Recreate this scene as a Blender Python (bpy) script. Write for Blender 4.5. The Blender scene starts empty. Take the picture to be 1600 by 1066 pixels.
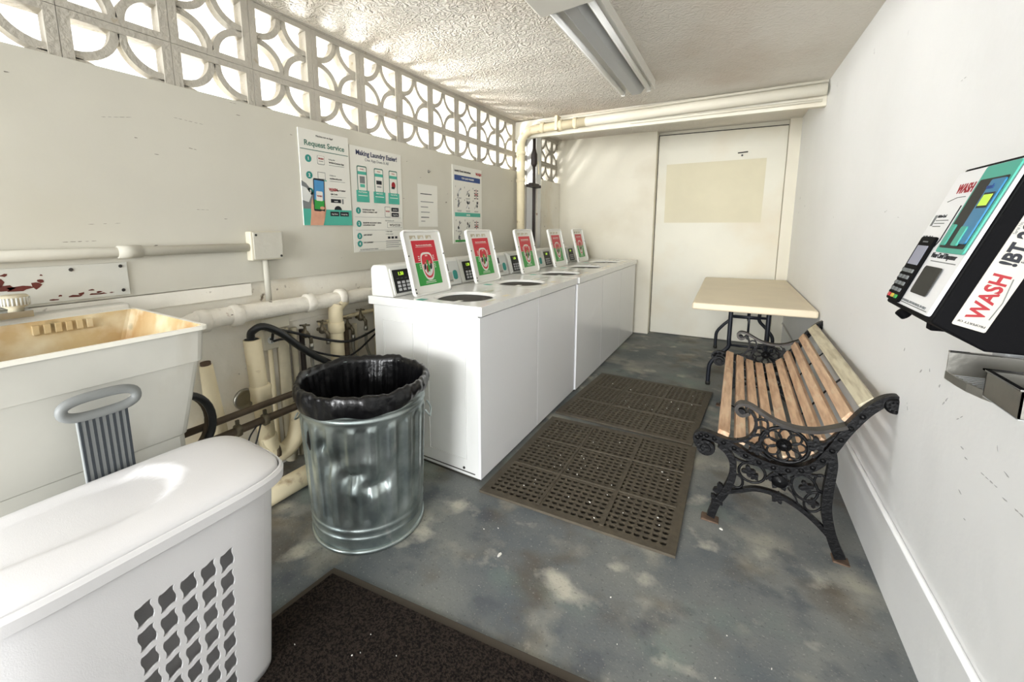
import bpy, math, random
from mathutils import Vector, Matrix
random.seed(4)
PI = math.pi
S = bpy.context.scene
COL = S.collection

# ------------------------------------------------------------------ camera
cam = bpy.data.cameras.new('camera'); camo = bpy.data.objects.new('camera', cam); COL.objects.link(camo)
right = Vector((0.8301448523565079, 0.5573373476700683, -0.015316820756440303))
down = Vector((0.06683649086406435, -0.12675038892236293, -0.9896803637523619))
fwd = Vector((-0.5535272419628228, 0.8205543368967853, -0.14247165544383733))
CAMPOS = Vector((0, 0, 1.30))
m = Matrix((right, -down, -fwd)).transposed().to_4x4(); m.translation = CAMPOS
camo.matrix_world = m
cam.sensor_fit = 'HORIZONTAL'; cam.sensor_width = 36.0; cam.lens = 636.19 / 1600 * 36.0
cam.shift_x = (800 - 723.66) / 1600; cam.shift_y = (454.02 - 533) / 1600
cam.clip_start = 0.02
S.camera = camo

# ------------------------------------------------------------------ world and light
w = bpy.data.worlds.new('world'); S.world = w; w.use_nodes = True
nt = w.node_tree; bg = nt.nodes['Background']
bg.inputs['Color'].default_value = (1.0, 0.985, 0.95, 1); bg.inputs['Strength'].default_value = 1.7
_tc = nt.nodes.new('ShaderNodeTexCoord'); _sp = nt.nodes.new('ShaderNodeSeparateXYZ'); _cr = nt.nodes.new('ShaderNodeValToRGB')   # pale sky above, dull ground below the horizon
_mr = nt.nodes.new('ShaderNodeMapRange'); _mr.inputs[1].default_value = -1; _mr.inputs[2].default_value = 1
nt.links.new(_tc.outputs['Generated'], _sp.inputs[0]); nt.links.new(_sp.outputs[2], _mr.inputs[0]); nt.links.new(_mr.outputs[0], _cr.inputs[0])
_cr.color_ramp.elements[0].position = .48; _cr.color_ramp.elements[0].color = (.30, .29, .27, 1)
_cr.color_ramp.elements[1].position = .53; _cr.color_ramp.elements[1].color = (1.0, .993, .975, 1)
nt.links.new(_cr.outputs[0], bg.inputs['Color'])

def area(name, loc, direction, sx, sy, power, col=(1, 1, 1)):
    l = bpy.data.lights.new(name, 'AREA'); l.shape = 'RECTANGLE'; l.size = sx; l.size_y = sy; l.energy = power; l.color = col
    o = bpy.data.objects.new(name, l); COL.objects.link(o); o.location = loc
    o.rotation_euler = Vector(direction).to_track_quat('-Z', 'Y').to_euler()
    return o
# daylight reaching the room from the open doorway behind the camera and through the breeze blocks
area('doorway_daylight', (-0.75, -6.0, 1.5), (0, 1, -0.02), 4.0, 2.6, 690, (0.97, 0.985, 1.0))
area('breeze_block_daylight', (-2.9, 2.4, 3.0), (1, 0, -0.75), 0.8, 6.2, 1250, (1.0, 0.985, 0.96))
S.view_settings.view_transform = 'Standard'; S.view_settings.look = 'None'
S.view_settings.gamma = 1; S.view_settings.use_curve_mapping = False
S.view_settings.exposure = 0.33

# ------------------------------------------------------------------ materials
MAT = {}
def srgb(c):
    return tuple((v / 255 / 12.92) if v / 255 <= 0.04045 else ((v / 255 + 0.055) / 1.055) ** 2.4 for v in c) + (1,)
def mat(name, c, rough=0.5, metal=0.0, spec=0.5, noise=0.0, nscale=8.0, bump=0.0, bscale=40.0, c2=None, thr=None, emit=None, bdist=0.01, stretch=None):
    M_ = bpy.data.materials.new(name); M_.use_nodes = True; t = M_.node_tree; N = t.nodes; L = t.links
    b = N['Principled BSDF']; b.inputs['Roughness'].default_value = rough; b.inputs['Metallic'].default_value = metal
    b.inputs['Specular IOR Level'].default_value = spec
    b.inputs['Base Color'].default_value = srgb(c)
    tc = N.new('ShaderNodeTexCoord'); mp = N.new('ShaderNodeMapping'); L.new(tc.outputs['Object'], mp.inputs[0])
    if stretch: mp.inputs['Scale'].default_value = stretch
    last = None
    if noise > 0 or c2:
        n = N.new('ShaderNodeTexNoise'); n.inputs['Scale'].default_value = nscale; n.inputs['Detail'].default_value = 6; L.new(mp.outputs[0], n.inputs[0])
        r = N.new('ShaderNodeValToRGB')
        a, d = thr if thr else (0.35, 0.65)
        r.color_ramp.elements[0].position = a; r.color_ramp.elements[1].position = d
        cc = srgb(c); c2_ = srgb(c2) if c2 else tuple(v * (1 - noise) for v in cc[:3]) + (1,)
        r.color_ramp.elements[0].color = cc; r.color_ramp.elements[1].color = c2_
        L.new(n.outputs[0], r.inputs[0]); L.new(r.outputs[0], b.inputs['Base Color']); last = r
    if bump > 0:
        n2 = N.new('ShaderNodeTexNoise'); n2.inputs['Scale'].default_value = bscale; n2.inputs['Detail'].default_value = 4; L.new(mp.outputs[0], n2.inputs[0])
        bp = N.new('ShaderNodeBump'); bp.inputs['Strength'].default_value = bump; bp.inputs['Distance'].default_value = bdist
        L.new(n2.outputs[0], bp.inputs['Height']); L.new(bp.outputs[0], b.inputs['Normal'])
    if emit:
        b.inputs['Emission Color'].default_value = srgb(c); b.inputs['Emission Strength'].default_value = emit
    MAT[name] = M_; M_['last'] = 1 if last else 0
    return M_
def over(name, c, scale, lo, hi, stretch=(1, 1, 1), detail=5, fac=1.0):
    """second colour laid over an existing noise colour where another noise is high"""
    M_ = MAT[name]; t = M_.node_tree; N = t.nodes; L = t.links; b = N['Principled BSDF']
    src = b.inputs['Base Color'].links[0].from_socket if b.inputs['Base Color'].links else None
    tc = N.new('ShaderNodeTexCoord'); mp = N.new('ShaderNodeMapping'); mp.inputs['Scale'].default_value = stretch
    mp.inputs['Location'].default_value = (scale * 0.37, 1.7, 3.1)
    L.new(tc.outputs['Object'], mp.inputs[0])
    n = N.new('ShaderNodeTexNoise'); n.inputs['Scale'].default_value = scale; n.inputs['Detail'].default_value = detail; L.new(mp.outputs[0], n.inputs[0])
    r = N.new('ShaderNodeMapRange'); r.inputs[1].default_value = lo; r.inputs[2].default_value = hi; r.inputs[4].default_value = fac
    L.new(n.outputs[0], r.inputs[0])
    mx = N.new('ShaderNodeMix'); mx.data_type = 'RGBA'; L.new(r.outputs[0], mx.inputs[0])
    if src: L.new(src, mx.inputs[6])
    else: mx.inputs[6].default_value = b.inputs['Base Color'].default_value
    mx.inputs[7].default_value = srgb(c); L.new(mx.outputs[2], b.inputs['Base Color'])

mat('wall_left_paint', (196, 193, 180), 0.75, noise=0.05, nscale=3, bump=0.15, bscale=30)
over('wall_left_paint', (186, 182, 162), 1.6, 0.5, 0.75, (1, 1, 1.5), fac=0.6)
over('wall_left_paint', (110, 100, 88), 9, 0.74, 0.77, (1, 0.6, 3))
mat('masonry_paint', (240, 236, 224), 0.85, noise=0.06, nscale=4, bump=0.6, bscale=18)
over('masonry_paint', (214, 198, 164), 2.2, 0.52, 0.78, fac=0.7)
over('masonry_paint', (105, 90, 70), 14, 0.68, 0.74)
mat('board_paint', (203, 200, 187), 0.7, noise=0.05, nscale=2.5, bump=0.05, bscale=90, bdist=0.004)
over('board_paint', (190, 186, 168), 1.3, 0.5, 0.8, (1, 1, 1), fac=0.7)
over('board_paint', (120, 112, 100), 11, 0.745, 0.765, (1, 0.45, 2.2))
mat('right_paint', (236, 237, 236), 0.55, noise=0.03, nscale=2, bump=0.15, bscale=9, bdist=0.02)
over('right_paint', (165, 168, 170), 7, 0.72, 0.78, (1, 0.8, 1.6), fac=0.6)
mat('back_paint', (228, 223, 206), 0.7, noise=0.05, nscale=2, bump=0.3, bscale=12, bdist=0.015)
over('back_paint', (205, 196, 172), 1.4, 0.55, 0.75, fac=0.6)
mat('door_paint', (226, 223, 208), 0.6, noise=0.05, nscale=2, bump=0.06, bscale=20)
over('door_paint', (215, 202, 176), 1.5, 0.5, 0.75, fac=0.7)
mat('beige_patch', (214, 207, 180), 0.7, noise=0.04, nscale=5)
mat('block_paint', (184, 179, 167), 0.85, noise=0.1, nscale=12, bump=0.5, bscale=60)
over('block_paint', (160, 145, 118), 16, 0.68, 0.78)
# stucco ceiling
M_ = mat('ceiling_stucco', (222, 217, 207), 0.9, noise=0.03, nscale=3)
over('ceiling_stucco', (196, 182, 166), 1.3, 0.48, 0.7, fac=0.6)
t = M_.node_tree; N = t.nodes; L = t.links
tc = N.new('ShaderNodeTexCoord'); v = N.new('ShaderNodeTexVoronoi'); v.feature = 'SMOOTH_F1'; v.inputs['Scale'].default_value = 68
n0 = N.new('ShaderNodeTexNoise'); n0.inputs['Scale'].default_value = 14; L.new(tc.outputs['Object'], n0.inputs[0])
mx = N.new('ShaderNodeMix'); mx.data_type = 'RGBA'; mx.inputs[0].default_value = 0.12; L.new(tc.outputs['Object'], mx.inputs[6]); L.new(n0.outputs[1], mx.inputs[7])
L.new(mx.outputs[2], v.inputs[0])
sep = N.new('ShaderNodeSeparateXYZ'); L.new(tc.outputs['Object'], sep.inputs[0])
mr = N.new('ShaderNodeMapRange'); mr.inputs[1].default_value = -0.9; mr.inputs[2].default_value = -0.2; mr.inputs[3].default_value = 1.0; mr.inputs[4].default_value = 0.22
L.new(sep.outputs[0], mr.inputs[0])
bp = N.new('ShaderNodeBump'); bp.inputs['Distance'].default_value = 0.016; L.new(mr.outputs[0], bp.inputs['Strength']); L.new(v.outputs[0], bp.inputs['Height'])
L.new(bp.outputs[0], N['Principled BSDF'].inputs['Normal'])
# painted concrete floor
mat('floor_paint', (124, 126, 122), 0.62, noise=0.2, nscale=2.2, bump=0.08, bscale=120, c2=(94, 100, 103), thr=(0.38, 0.62))
over('floor_paint', (172, 168, 152), 3.2, 0.53, 0.68, detail=8, fac=0.75)
over('floor_paint', (88, 76, 60), 3.3, 0.54, 0.70, detail=9, fac=0.75)
over('floor_paint', (120, 138, 128), 2.6, 0.56, 0.7, detail=8, fac=0.6)
over('floor_paint', (70, 76, 84), 5.5, 0.56, 0.66, detail=10, fac=0.6)
over('floor_paint', (196, 192, 176), 5.2, 0.60, 0.72, detail=10, fac=0.8)
over('floor_paint', (66, 66, 64), 90, 0.60, 0.72, detail=3, fac=0.5)
over('floor_paint', (176, 174, 166), 110, 0.62, 0.72, detail=3, fac=0.45)
mat('rubber', (84, 76, 62), 0.6, noise=0.25, nscale=30, bump=0.2, bscale=200)
mat('carpet', (58, 50, 44), 0.98, noise=0.45, nscale=160, bump=0.9, bscale=350, c2=(24, 20, 19), thr=(0.4, 0.6), spec=0.1)
mat('carpet_edge', (70, 62, 52), 0.7)
mat('enamel', (236, 237, 234), 0.16, noise=0.01)
mat('enamel_panel', (238, 239, 240), 0.2)
mat('console_white', (232, 232, 226), 0.3)
mat('gap_dark', (60, 58, 52), 0.8)
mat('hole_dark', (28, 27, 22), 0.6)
mat('panel_black', (26, 26, 28), 0.35)
mat('button_grey', (205, 206, 208), 0.5)
mat('led', (175, 215, 60), 0.5, emit=0.9)
mat('teal', (70, 168, 148), 0.5)
mat('teal_dark', (40, 140, 130), 0.5)
mat('red', (200, 34, 52), 0.4)
mat('green', (38, 150, 58), 0.4)
mat('paper', (222, 221, 212), 0.55)
mat('paper_grey', (214, 216, 212), 0.6)
mat('ink', (24, 27, 34), 0.7)
mat('ink_grey', (118, 122, 122), 0.7)
mat('ink_blue', (40, 70, 128), 0.6)
mat('ink_navy', (38, 48, 84), 0.6)
mat('ink_red', (150, 16, 28), 0.6)
mat('ink_green', (60, 110, 96), 0.6)
mat('skin', (214, 160, 132), 0.6, noise=0.1, nscale=30)
mat('photo_blue', (70, 140, 190), 0.4)
mat('steel', (176, 174, 166), 0.35, 1.0, noise=0.2, nscale=14, bump=0.1, bscale=30)
mat('chrome', (200, 200, 200), 0.15, 1.0)
M_ = mat('galvanised', (190, 200, 198), 0.36, 0.9, noise=0.35, nscale=9, bump=0.2, bscale=14, c2=(140, 152, 152), thr=(0.35, 0.65))
over('galvanised', (205, 208, 205), 12, 0.64, 0.75, (1, 1, 0.35))
mat('bag', (11, 11, 13), 0.28, noise=0.0, bump=0.35, bscale=14, bdist=0.02)
mat('iron', (8, 8, 10), 0.42, spec=0.25, metal=0.0, noise=0.2, nscale=30, bump=0.3, bscale=90)
mat('iron_worn', (66, 62, 58), 0.4, metal=0.3, noise=0.4, nscale=20)
mat('rust', (98, 78, 62), 0.8, noise=0.3, nscale=40)
mat('slat_wood', (228, 196, 162), 0.40, c2=(190, 150, 116), nscale=6, thr=(0.38, 0.66), stretch=(9, 0.9, 9), bump=0.3, bscale=60)
over('slat_wood', (226, 208, 178), 26, 0.58, 0.72, (1, 0.35, 1), fac=0.8)
mat('slat_bleached', (206, 198, 172), 0.45, c2=(168, 156, 128), nscale=8, thr=(0.4, 0.62), stretch=(6, 0.6, 6))
mat('table_top', (226, 212, 184), 0.45, noise=0.06, nscale=4)
mat('table_leg', (28, 32, 40), 0.4, metal=0.3)
mat('pipe_cream', (238, 225, 190), 0.6, noise=0.12, nscale=6)
over('pipe_cream', (150, 118, 78), 10, 0.62, 0.74, fac=0.8)
mat('pipe_white', (238, 233, 220), 0.65, noise=0.1, nscale=8, bump=0.5, bscale=40)
over('pipe_white', (138, 92, 58), 7, 0.68, 0.72)
over('pipe_white', (90, 80, 70), 22, 0.68, 0.72)
mat('pipe_grey', (206, 198, 172), 0.7, noise=0.2, nscale=8)
mat('pipe_brown', (92, 78, 60), 0.6, noise=0.3, nscale=12)
mat('pipe_black', (44, 34, 30), 0.6, noise=0.3, nscale=12)
mat('rod_dark', (98, 84, 68), 0.5, metal=0.3, noise=0.35, nscale=12)
mat('hose_black', (30, 31, 32), 0.35)
mat('cord_black', (22, 22, 24), 0.5)
mat('valve_metal', (120, 112, 94), 0.45, metal=0.7, noise=0.3, nscale=30)
mat('outlet_plate', (206, 200, 180), 0.5)
mat('sink_out', (204, 203, 194), 0.6, noise=0.06, nscale=6)
over('sink_out', (176, 170, 154), 5, 0.58, 0.78, (1, 1, 0.4), fac=0.7)
over('sink_out', (110, 104, 94), 20, 0.72, 0.76)
mat('sink_in', (206, 186, 142), 0.6, c2=(176, 138, 88), nscale=4, thr=(0.4, 0.7))
over('sink_in', (226, 218, 190), 7, 0.5, 0.7, fac=0.9)
over('sink_in', (120, 116, 84), 9, 0.66, 0.78, fac=0.7)
mat('sink_rim', (242, 240, 228), 0.4)
mat('metal_plate', (204, 204, 195), 0.55, noise=0.04, nscale=8)
mat('chip_rust', (104, 46, 36), 0.8, noise=0.3, nscale=30)
mat('hamper', (222, 221, 221), 0.42, bump=0.25, bscale=420, bdist=0.001)
mat('handle_grey', (128, 131, 130), 0.5)
mat('rib_grey', (150, 154, 154), 0.5)
mat('rib_dark', (44, 50, 56), 0.6)
mat('machine_black', (6, 6, 8), 0.75, spec=0.12, bump=0.3, bscale=400, bdist=0.001)
mat('machine_white', (240, 241, 243), 0.35)
mat('sticker_grey', (184, 180, 170), 0.45)
mat('lcd', (160, 200, 60), 0.5, emit=0.6)
mat('lcd_grey', (140, 144, 168), 0.35)
mat('plastic_blue', (30, 120, 165), 0.35)
mat('tube_white', (236, 236, 232), 0.3)
mat('fixture_white', (226, 224, 216), 0.35)
mat('fixture_grey', (168, 170, 170), 0.35)
mat('lint', (236, 234, 226), 0.9)
mat('bag_blue', (60, 130, 190), 0.4)
mat('yellow', (210, 180, 60), 0.5)

# ------------------------------------------------------------------ mesh builder
class MB:
    def __init__(s): s.v = []; s.f = []; s.m = []; s.sm = []; s.names = []; s.T = None
    def mi(s, n):
        if n not in s.names: s.names.append(n)
        return s.names.index(n)
    def add(s, vs, fs, mt, smooth=False):
        o = len(s.v); k = s.mi(mt)
        for p in vs:
            p = Vector(p); s.v.append(s.T @ p if s.T is not None else p)
        for f in fs: s.f.append([o + i for i in f]); s.m.append(k); s.sm.append(smooth)
        return s
    def box(s, x0, x1, y0, y1, z0, z1, mt):
        if x0 > x1: x0, x1 = x1, x0
        if y0 > y1: y0, y1 = y1, y0
        if z0 > z1: z0, z1 = z1, z0
        return s.add([(x0, y0, z0), (x1, y0, z0), (x1, y1, z0), (x0, y1, z0), (x0, y0, z1), (x1, y0, z1), (x1, y1, z1), (x0, y1, z1)],
                     [(0, 3, 2, 1), (4, 5, 6, 7), (0, 1, 5, 4), (1, 2, 6, 5), (2, 3, 7, 6), (3, 0, 4, 7)], mt)
    def hexa(s, p, mt):   # eight corners, bottom four counter-clockwise then top four
        return s.add(p, [(0, 3, 2, 1), (4, 5, 6, 7), (0, 1, 5, 4), (1, 2, 6, 5), (2, 3, 7, 6), (3, 0, 4, 7)], mt)
    def prism(s, poly, h0, h1, mt, axis='z', smooth=False):
        """poly counter-clockwise 2-D, extruded along axis; axis y uses (x,z), x uses (y,z)"""
        def P(a, b, h):
            return (a, b, h) if axis == 'z' else ((a, h, b) if axis == 'y' else (h, a, b))
        n = len(poly); vs = [P(a, b, h0) for a, b in poly] + [P(a, b, h1) for a, b in poly]
        fs = [[i, (i + 1) % n, n + (i + 1) % n, n + i] for i in range(n)]
        if axis == 'y': fs = [f[::-1] for f in fs]; caps = [list(range(n)), list(range(2 * n - 1, n - 1, -1))]
        else: caps = [list(range(n - 1, -1, -1)), list(range(n, 2 * n))]
        s.add(vs, fs, mt, smooth); o = len(s.v) - 2 * n; k = s.mi(mt)
        for c in caps: s.f.append([o + i for i in c]); s.m.append(k); s.sm.append(False)
        return s
    def tube(s, pts, r, mt, n=12, closed=False, sy=1.0, up=None):
        pts = [Vector(p) for p in pts]; K = len(pts)
        rs = r if isinstance(r, (list, tuple)) else [r] * K
        vs = []; prev = None
        for i, p in enumerate(pts):
            if closed: d = pts[(i + 1) % K] - pts[i - 1]
            else: d = pts[min(i + 1, K - 1)] - pts[max(i - 1, 0)]
            if d.length < 1e-9: d = Vector((0, 0, 1))
            d.normalize()
            if up is not None: a = Vector(up)
            elif prev is not None: a = prev
            else: a = Vector((0, 0, 1)) if abs(d.z) < 0.9 else Vector((1, 0, 0))
            a = (a - d * a.dot(d)); 
            if a.length < 1e-6: a = d.orthogonal()
            a.normalize(); prev = a; b = d.cross(a)
            for k in range(n):
                t_ = 2 * PI * k / n
                vs.append(p + a * (math.cos(t_) * rs[i]) + b * (math.sin(t_) * rs[i] * sy))
        fs = []
        for i in range(K if closed else K - 1):
            j = (i + 1) % K
            for k in range(n):
                k2 = (k + 1) % n
                fs.append((i * n + k, i * n + k2, j * n + k2, j * n + k))
        s.add(vs, fs, mt, True)
        if not closed:
            o = len(s.v) - len(vs); kk = s.mi(mt)
            s.f.append([o + k for k in range(n)][::-1]); s.m.append(kk); s.sm.append(False)
            s.f.append([o + (K - 1) * n + k for k in range(n)]); s.m.append(kk); s.sm.append(False)
        return s
    def lathe(s, c, prof, mt, n=32, axis='z', smooth=True, close=False):
        c = Vector(c); vs = []
        for (r, h) in prof:
            for k in range(n):
                t_ = 2 * PI * k / n; a, b = r * math.cos(t_), r * math.sin(t_)
                q = (a, b, h) if axis == 'z' else ((a, h, -b) if axis == 'y' else (h, a, b))
                vs.append(c + Vector(q))
        fs = []
        for i in range(len(prof) - 1):
            for k in range(n):
                k2 = (k + 1) % n; fs.append((i * n + k, i * n + k2, (i + 1) * n + k2, (i + 1) * n + k))
        s.add(vs, fs, mt, smooth); o = len(s.v) - len(vs); kk = s.mi(mt)
        if prof[0][0] > 1e-6: s.f.append([o + k for k in range(n)][::-1]); s.m.append(kk); s.sm.append(False)
        if prof[-1][0] > 1e-6: s.f.append([o + (len(prof) - 1) * n + k for k in range(n)]); s.m.append(kk); s.sm.append(False)
        return s
    def rrect(s, u0, u1, v0, v1, r, h0, h1, mt, n=5, smooth=False):
        """rounded rectangle slab in local x,y between heights h0,h1"""
        return s.prism(rr(u0, u1, v0, v1, r, n), h0, h1, mt, 'z')
    def text(s, txt, size, x, y, h, mt, align='LEFT', bold=0.0, shear=0.0, sx=1.0, ext=0.0004):
        cu = bpy.data.curves.new('lettering', 'FONT'); cu.body = txt; cu.size = size; cu.align_x = align; cu.extrude = ext
        cu.offset = bold; cu.shear = shear; cu.resolution_u = 3
        o = bpy.data.objects.new('lettering', cu); me = o.to_mesh()
        vs = [(x + v_.co.x * sx, y + v_.co.y, h + v_.co.z) for v_ in me.vertices]; fs = [list(p.vertices) for p in me.polygons]
        s.add(vs, fs, mt); o.to_mesh_clear(); bpy.data.objects.remove(o); bpy.data.curves.remove(cu)
        return s
    def rect(s, u0, u1, v0, v1, h, mt, t_=0.0006):
        return s.box(u0, u1, v0, v1, h - t_, h, mt)
    def build(s, name, parent=None, label=None, cat=None, group=None, kind=None, bev=0.0, seg=2, origin=None, sub=0):
        me = bpy.data.meshes.new(name)
        off = Vector(origin) if origin is not None else Vector((0, 0, 0))
        me.from_pydata([v_ - off for v_ in s.v], [], s.f)
        for nme in s.names: me.materials.append(MAT[nme])
        me.polygons.foreach_set('material_index', s.m); me.polygons.foreach_set('use_smooth', s.sm); me.update()
        o = bpy.data.objects.new(name, me); COL.objects.link(o)
        o.location = off
        if parent is not None: o.parent = parent
        if bev > 0:
            b = o.modifiers.new('bevel', 'BEVEL'); b.width = bev; b.segments = seg; b.limit_method = 'ANGLE'; b.angle_limit = math.radians(40); b.harden_normals = False
        if sub: 
            b = o.modifiers.new('sub', 'SUBSURF'); b.levels = sub; b.render_levels = sub
        if label: o['label'] = label
        if cat: o['category'] = cat
        if group: o['group'] = group
        if kind: o['kind'] = kind
        return o
def rr(u0, u1, v0, v1, r, n=5):
    p = []
    for cx, cy, a0 in ((u1 - r, v0 + r, -90), (u1 - r, v1 - r, 0), (u0 + r, v1 - r, 90), (u0 + r, v0 + r, 180)):
        for k in range(n + 1):
            a = math.radians(a0 + 90 * k / n); p.append((cx + r * math.cos(a), cy + r * math.sin(a)))
    return p
def frame(o, x, y):     # local x,y,(x cross y) placed at o
    x = Vector(x).normalized(); y = Vector(y).normalized(); z = x.cross(y).normalized()
    m_ = Matrix((x, y, z)).transposed().to_4x4(); m_.translation = Vector(o); return m_
def thing(name, label, cat, loc=(0, 0, 0), group=None, rz=0):
    o = bpy.data.objects.new(name, None); COL.objects.link(o); o.location = loc; o.rotation_euler = (0, 0, rz)
    o.empty_display_size = 0.1; o['label'] = label; o['category'] = cat
    if group: o['group'] = group
    return o
def copy_tree(o, parent=None):
    c = o.copy(); COL.objects.link(c)
    if parent is not None: c.parent = parent
    for ch in [k for k in bpy.data.objects if k.parent is o]: copy_tree(ch, c)
    return c
def smooth_path(pts, n=6):      # Catmull-Rom
    P = [Vector(p) for p in pts]; out = []
    for i in range(len(P) - 1):
        p0 = P[max(i - 1, 0)]; p1 = P[i]; p2 = P[i + 1]; p3 = P[min(i + 2, len(P) - 1)]
        for k in range(n):
            t_ = k / n; t2 = t_ * t_; t3 = t2 * t_
            out.append(0.5 * ((2 * p1) + (-p0 + p2) * t_ + (2 * p0 - 5 * p1 + 4 * p2 - p3) * t2 + (-p0 + 3 * p1 - 3 * p2 + p3) * t3))
    out.append(P[-1]); return out

# ------------------------------------------------------------------ the room
WX = -2.066          # face of the painted board on the left wall
def RX(y): return 0.5375 - 0.0155 * y     # right wall
YB = 5.40; YD = 5.51
def CZ(x, y):        # ceiling height (it falls slightly towards the right wall)
    u = min(max((x + 2.07) / 2.55, -0.1), 1.1); v_ = (y - 1) / 4.5
    return (2.455 + 0.02 * v_) * (1 - u) + (2.30 + 0.085 * v_) * u
f = MB(); f.box(-2.4, 0.75, -2.2, 5.8, -0.08, 0.0, 'floor_paint'); f.build('floor', kind='structure')
c = MB(); nx, ny = 8, 10; g = []
for j in range(ny + 1):
    for i in range(nx + 1):
        x = -2.3 + 3.0 * i / nx; y = -0.6 + 6.4 * j / ny; g.append((x, y, CZ(x, y)))
vs = g + [(p[0], p[1], p[2] + 0.12) for p in g]; fs = []; K = (nx + 1) * (ny + 1)
for j in range(ny):
    for i in range(nx):
        a = j * (nx + 1) + i; q = (a, a + nx + 1, a + nx + 2, a + 1); fs.append(q); fs.append([K + k for k in q[::-1]])
c.add(vs, fs, 'ceiling_stucco'); c.build('ceiling', kind='structure')
wl = MB(); wl.box(-2.30, -2.09, -0.6, 5.7, 0, 1.80, 'masonry_paint'); wl.build('wall_left', kind='structure')
b = MB(); b.box(-2.09, WX, -0.6, 4.22, 1.06, 1.945, 'board_paint'); random.seed(21)
mat('scuff', (112, 106, 96), 0.9); mat('scuff_pale', (172, 172, 172), 0.9)
def scuff(B, x, y, z, l, t_, ang, s_=1):
    for k in range(max(1, int(l / .02))):
        yy = y + math.cos(ang) * .02 * k; zz = z + math.sin(ang) * .02 * k
        if random.random() < .3: continue
        n = 6; p = []
        for q in range(n):
            a = 2 * PI * q / n; u, v_ = .013 * math.cos(a) * random.uniform(.2, 1), t_ * math.sin(a) * random.uniform(.4, 1)
            p.append((yy + u * math.cos(ang) - v_ * math.sin(ang), zz + u * math.sin(ang) + v_ * math.cos(ang)))
        B.prism(p if s_ > 0 else p[::-1], x, x + .0006 * s_, 'scuff' if s_ > 0 else 'scuff_pale', axis='x')
for (y, z, l, t_, an) in ((.821, 1.814, .02, .003, 0), (.85, 1.809, .15, .0010, -.05), (.877, 1.691, .08, .0016, -.1), (.741, 1.644, .05, .0016, 0), (1.094, 1.931, .06, .001, 0), (.356, 1.852, .01, .003, 0), (1.125, 1.88, .01, .003, 0), (1.359, 1.80, .02, .003, .3), (.696, 1.70, .01, .002, 0), (.60, 1.76, .10, .001, .2), (.5, 1.35, .12, .001, .05), (.9, 1.42, .14, .001, 0), (1.02, 1.38, .01, .002, 0), (1.3, 1.43, .01, .003, 0), (.42, 1.285, .12, .0014, .02), (.72, 1.262, .03, .003, .2), (2.35, 1.82, .02, .003, .4), (2.30, 1.55, .01, .002, 0), (3.6, 1.6, .01, .003, 0), (3.8, 1.45, .01, .002, 0), (1.7, 1.15, .02, .001, 0), (2.0, 1.2, .03, .001, .2), (2.5, 1.72, .01, .002, .2), (2.85, 1.62, .01, .003, 0)):
    scuff(b, WX, y, z, l, t_, an)
b.build('trim_1', kind='structure')
b = MB(); b.box(-2.09, -2.045, 4.78, 5.398, 0.95, 1.92, 'masonry_paint'); b.build('trim_2', kind='structure', bev=0.003)
wr = MB(); wr.hexa([(RX(-.6), -.6, 0), (RX(-.6) + .25, -.6, 0), (RX(5.7) + .25, 5.7, 0), (RX(5.7), 5.7, 0), (RX(-.6), -.6, 2.6), (RX(-.6) + .25, -.6, 2.6), (RX(5.7) + .25, 5.7, 2.6), (RX(5.7), 5.7, 2.6)], 'right_paint')
def rscuff(y, z, l, t_, an):
    o_ = len(wr.v); scuff(wr, 0, y, z, l, t_, an, -1)
    for k in range(o_, len(wr.v)): wr.v[k] = Vector((RX(wr.v[k].y) + wr.v[k].x, wr.v[k].y, wr.v[k].z))
WR_SCUFFS = ((1.525, .729, .05, .002, .0), (1.36, .716, .16, .0016, -.02), (1.22, .71, .13, .002, -.03), (1.84, .84, .03, .004, 2.4), (1.70, .838, .05, .005, 2.1), (1.66, .80, .05, .003, 2.3), (1.90, .689, .04, .002, 1.0), (2.40, 1.36, .05, .0015, -.2), (2.25, 1.33, .03, .001, .1), (1.80, 1.72, .12, .001, -.1), (1.78, .86, .02, .003, 1.2), (1.57, .79, .04, .002, 2.5), (1.50, .62, .02, .002, .3), (1.38, .80, .05, .002, 1.1), (1.33, .76, .02, .003, .2), (2.0, .87, .04, .003, 2.0), (1.46, .57, .03, .001, 0), (2.8, 1.5, .03, .001, .5))
random.seed(5)
for a__ in WR_SCUFFS: rscuff(*a__)
wr.build('wall_right', kind='structure')
wb = MB(); wb.box(-2.3, -0.87, YB, 5.75, 0, 2.6, 'back_paint'); wb.box(-0.87, 0.7, YD + .03, 5.75, 0, 2.6, 'back_paint'); wb.box(0.356, 0.5, YD - .04, YD + .03, 0, 2.6, 'back_paint')
wb.build('wall_back', kind='structure', bev=0.004)
d = MB(); d.hexa([(-.862, YD + .002, 2.391), (.352, YD + .002, 2.336), (.352, YD + .03, 2.336), (-.862, YD + .03, 2.391), (-.862, YD + .002, 2.399), (.352, YD + .002, 2.344), (.352, YD + .03, 2.344), (-.862, YD + .03, 2.399)], 'gap_dark'); d.build('door_top_gap_shade', kind='structure')  # dark strip, its colour stands in for the shade in the gap above the door
d = MB(); d.box(-.869, -.862, YD + .004, YD + .03, 0, 2.395, 'gap_dark'); d.build('door_side_gap_shade', kind='structure')  # dark strip coloured as the shaded gap down the door's left edge
d = MB(); d.hexa([(-.862, YD, 0.01), (.352, YD, 0.01), (.352, YD + .03, .01), (-.862, YD + .03, .01), (-.862, YD, 2.39), (.352, YD, 2.335), (.352, YD + .03, 2.335), (-.862, YD + .03, 2.39)], 'door_paint')
d.build('door_1', kind='structure', bev=0.003)
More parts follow.
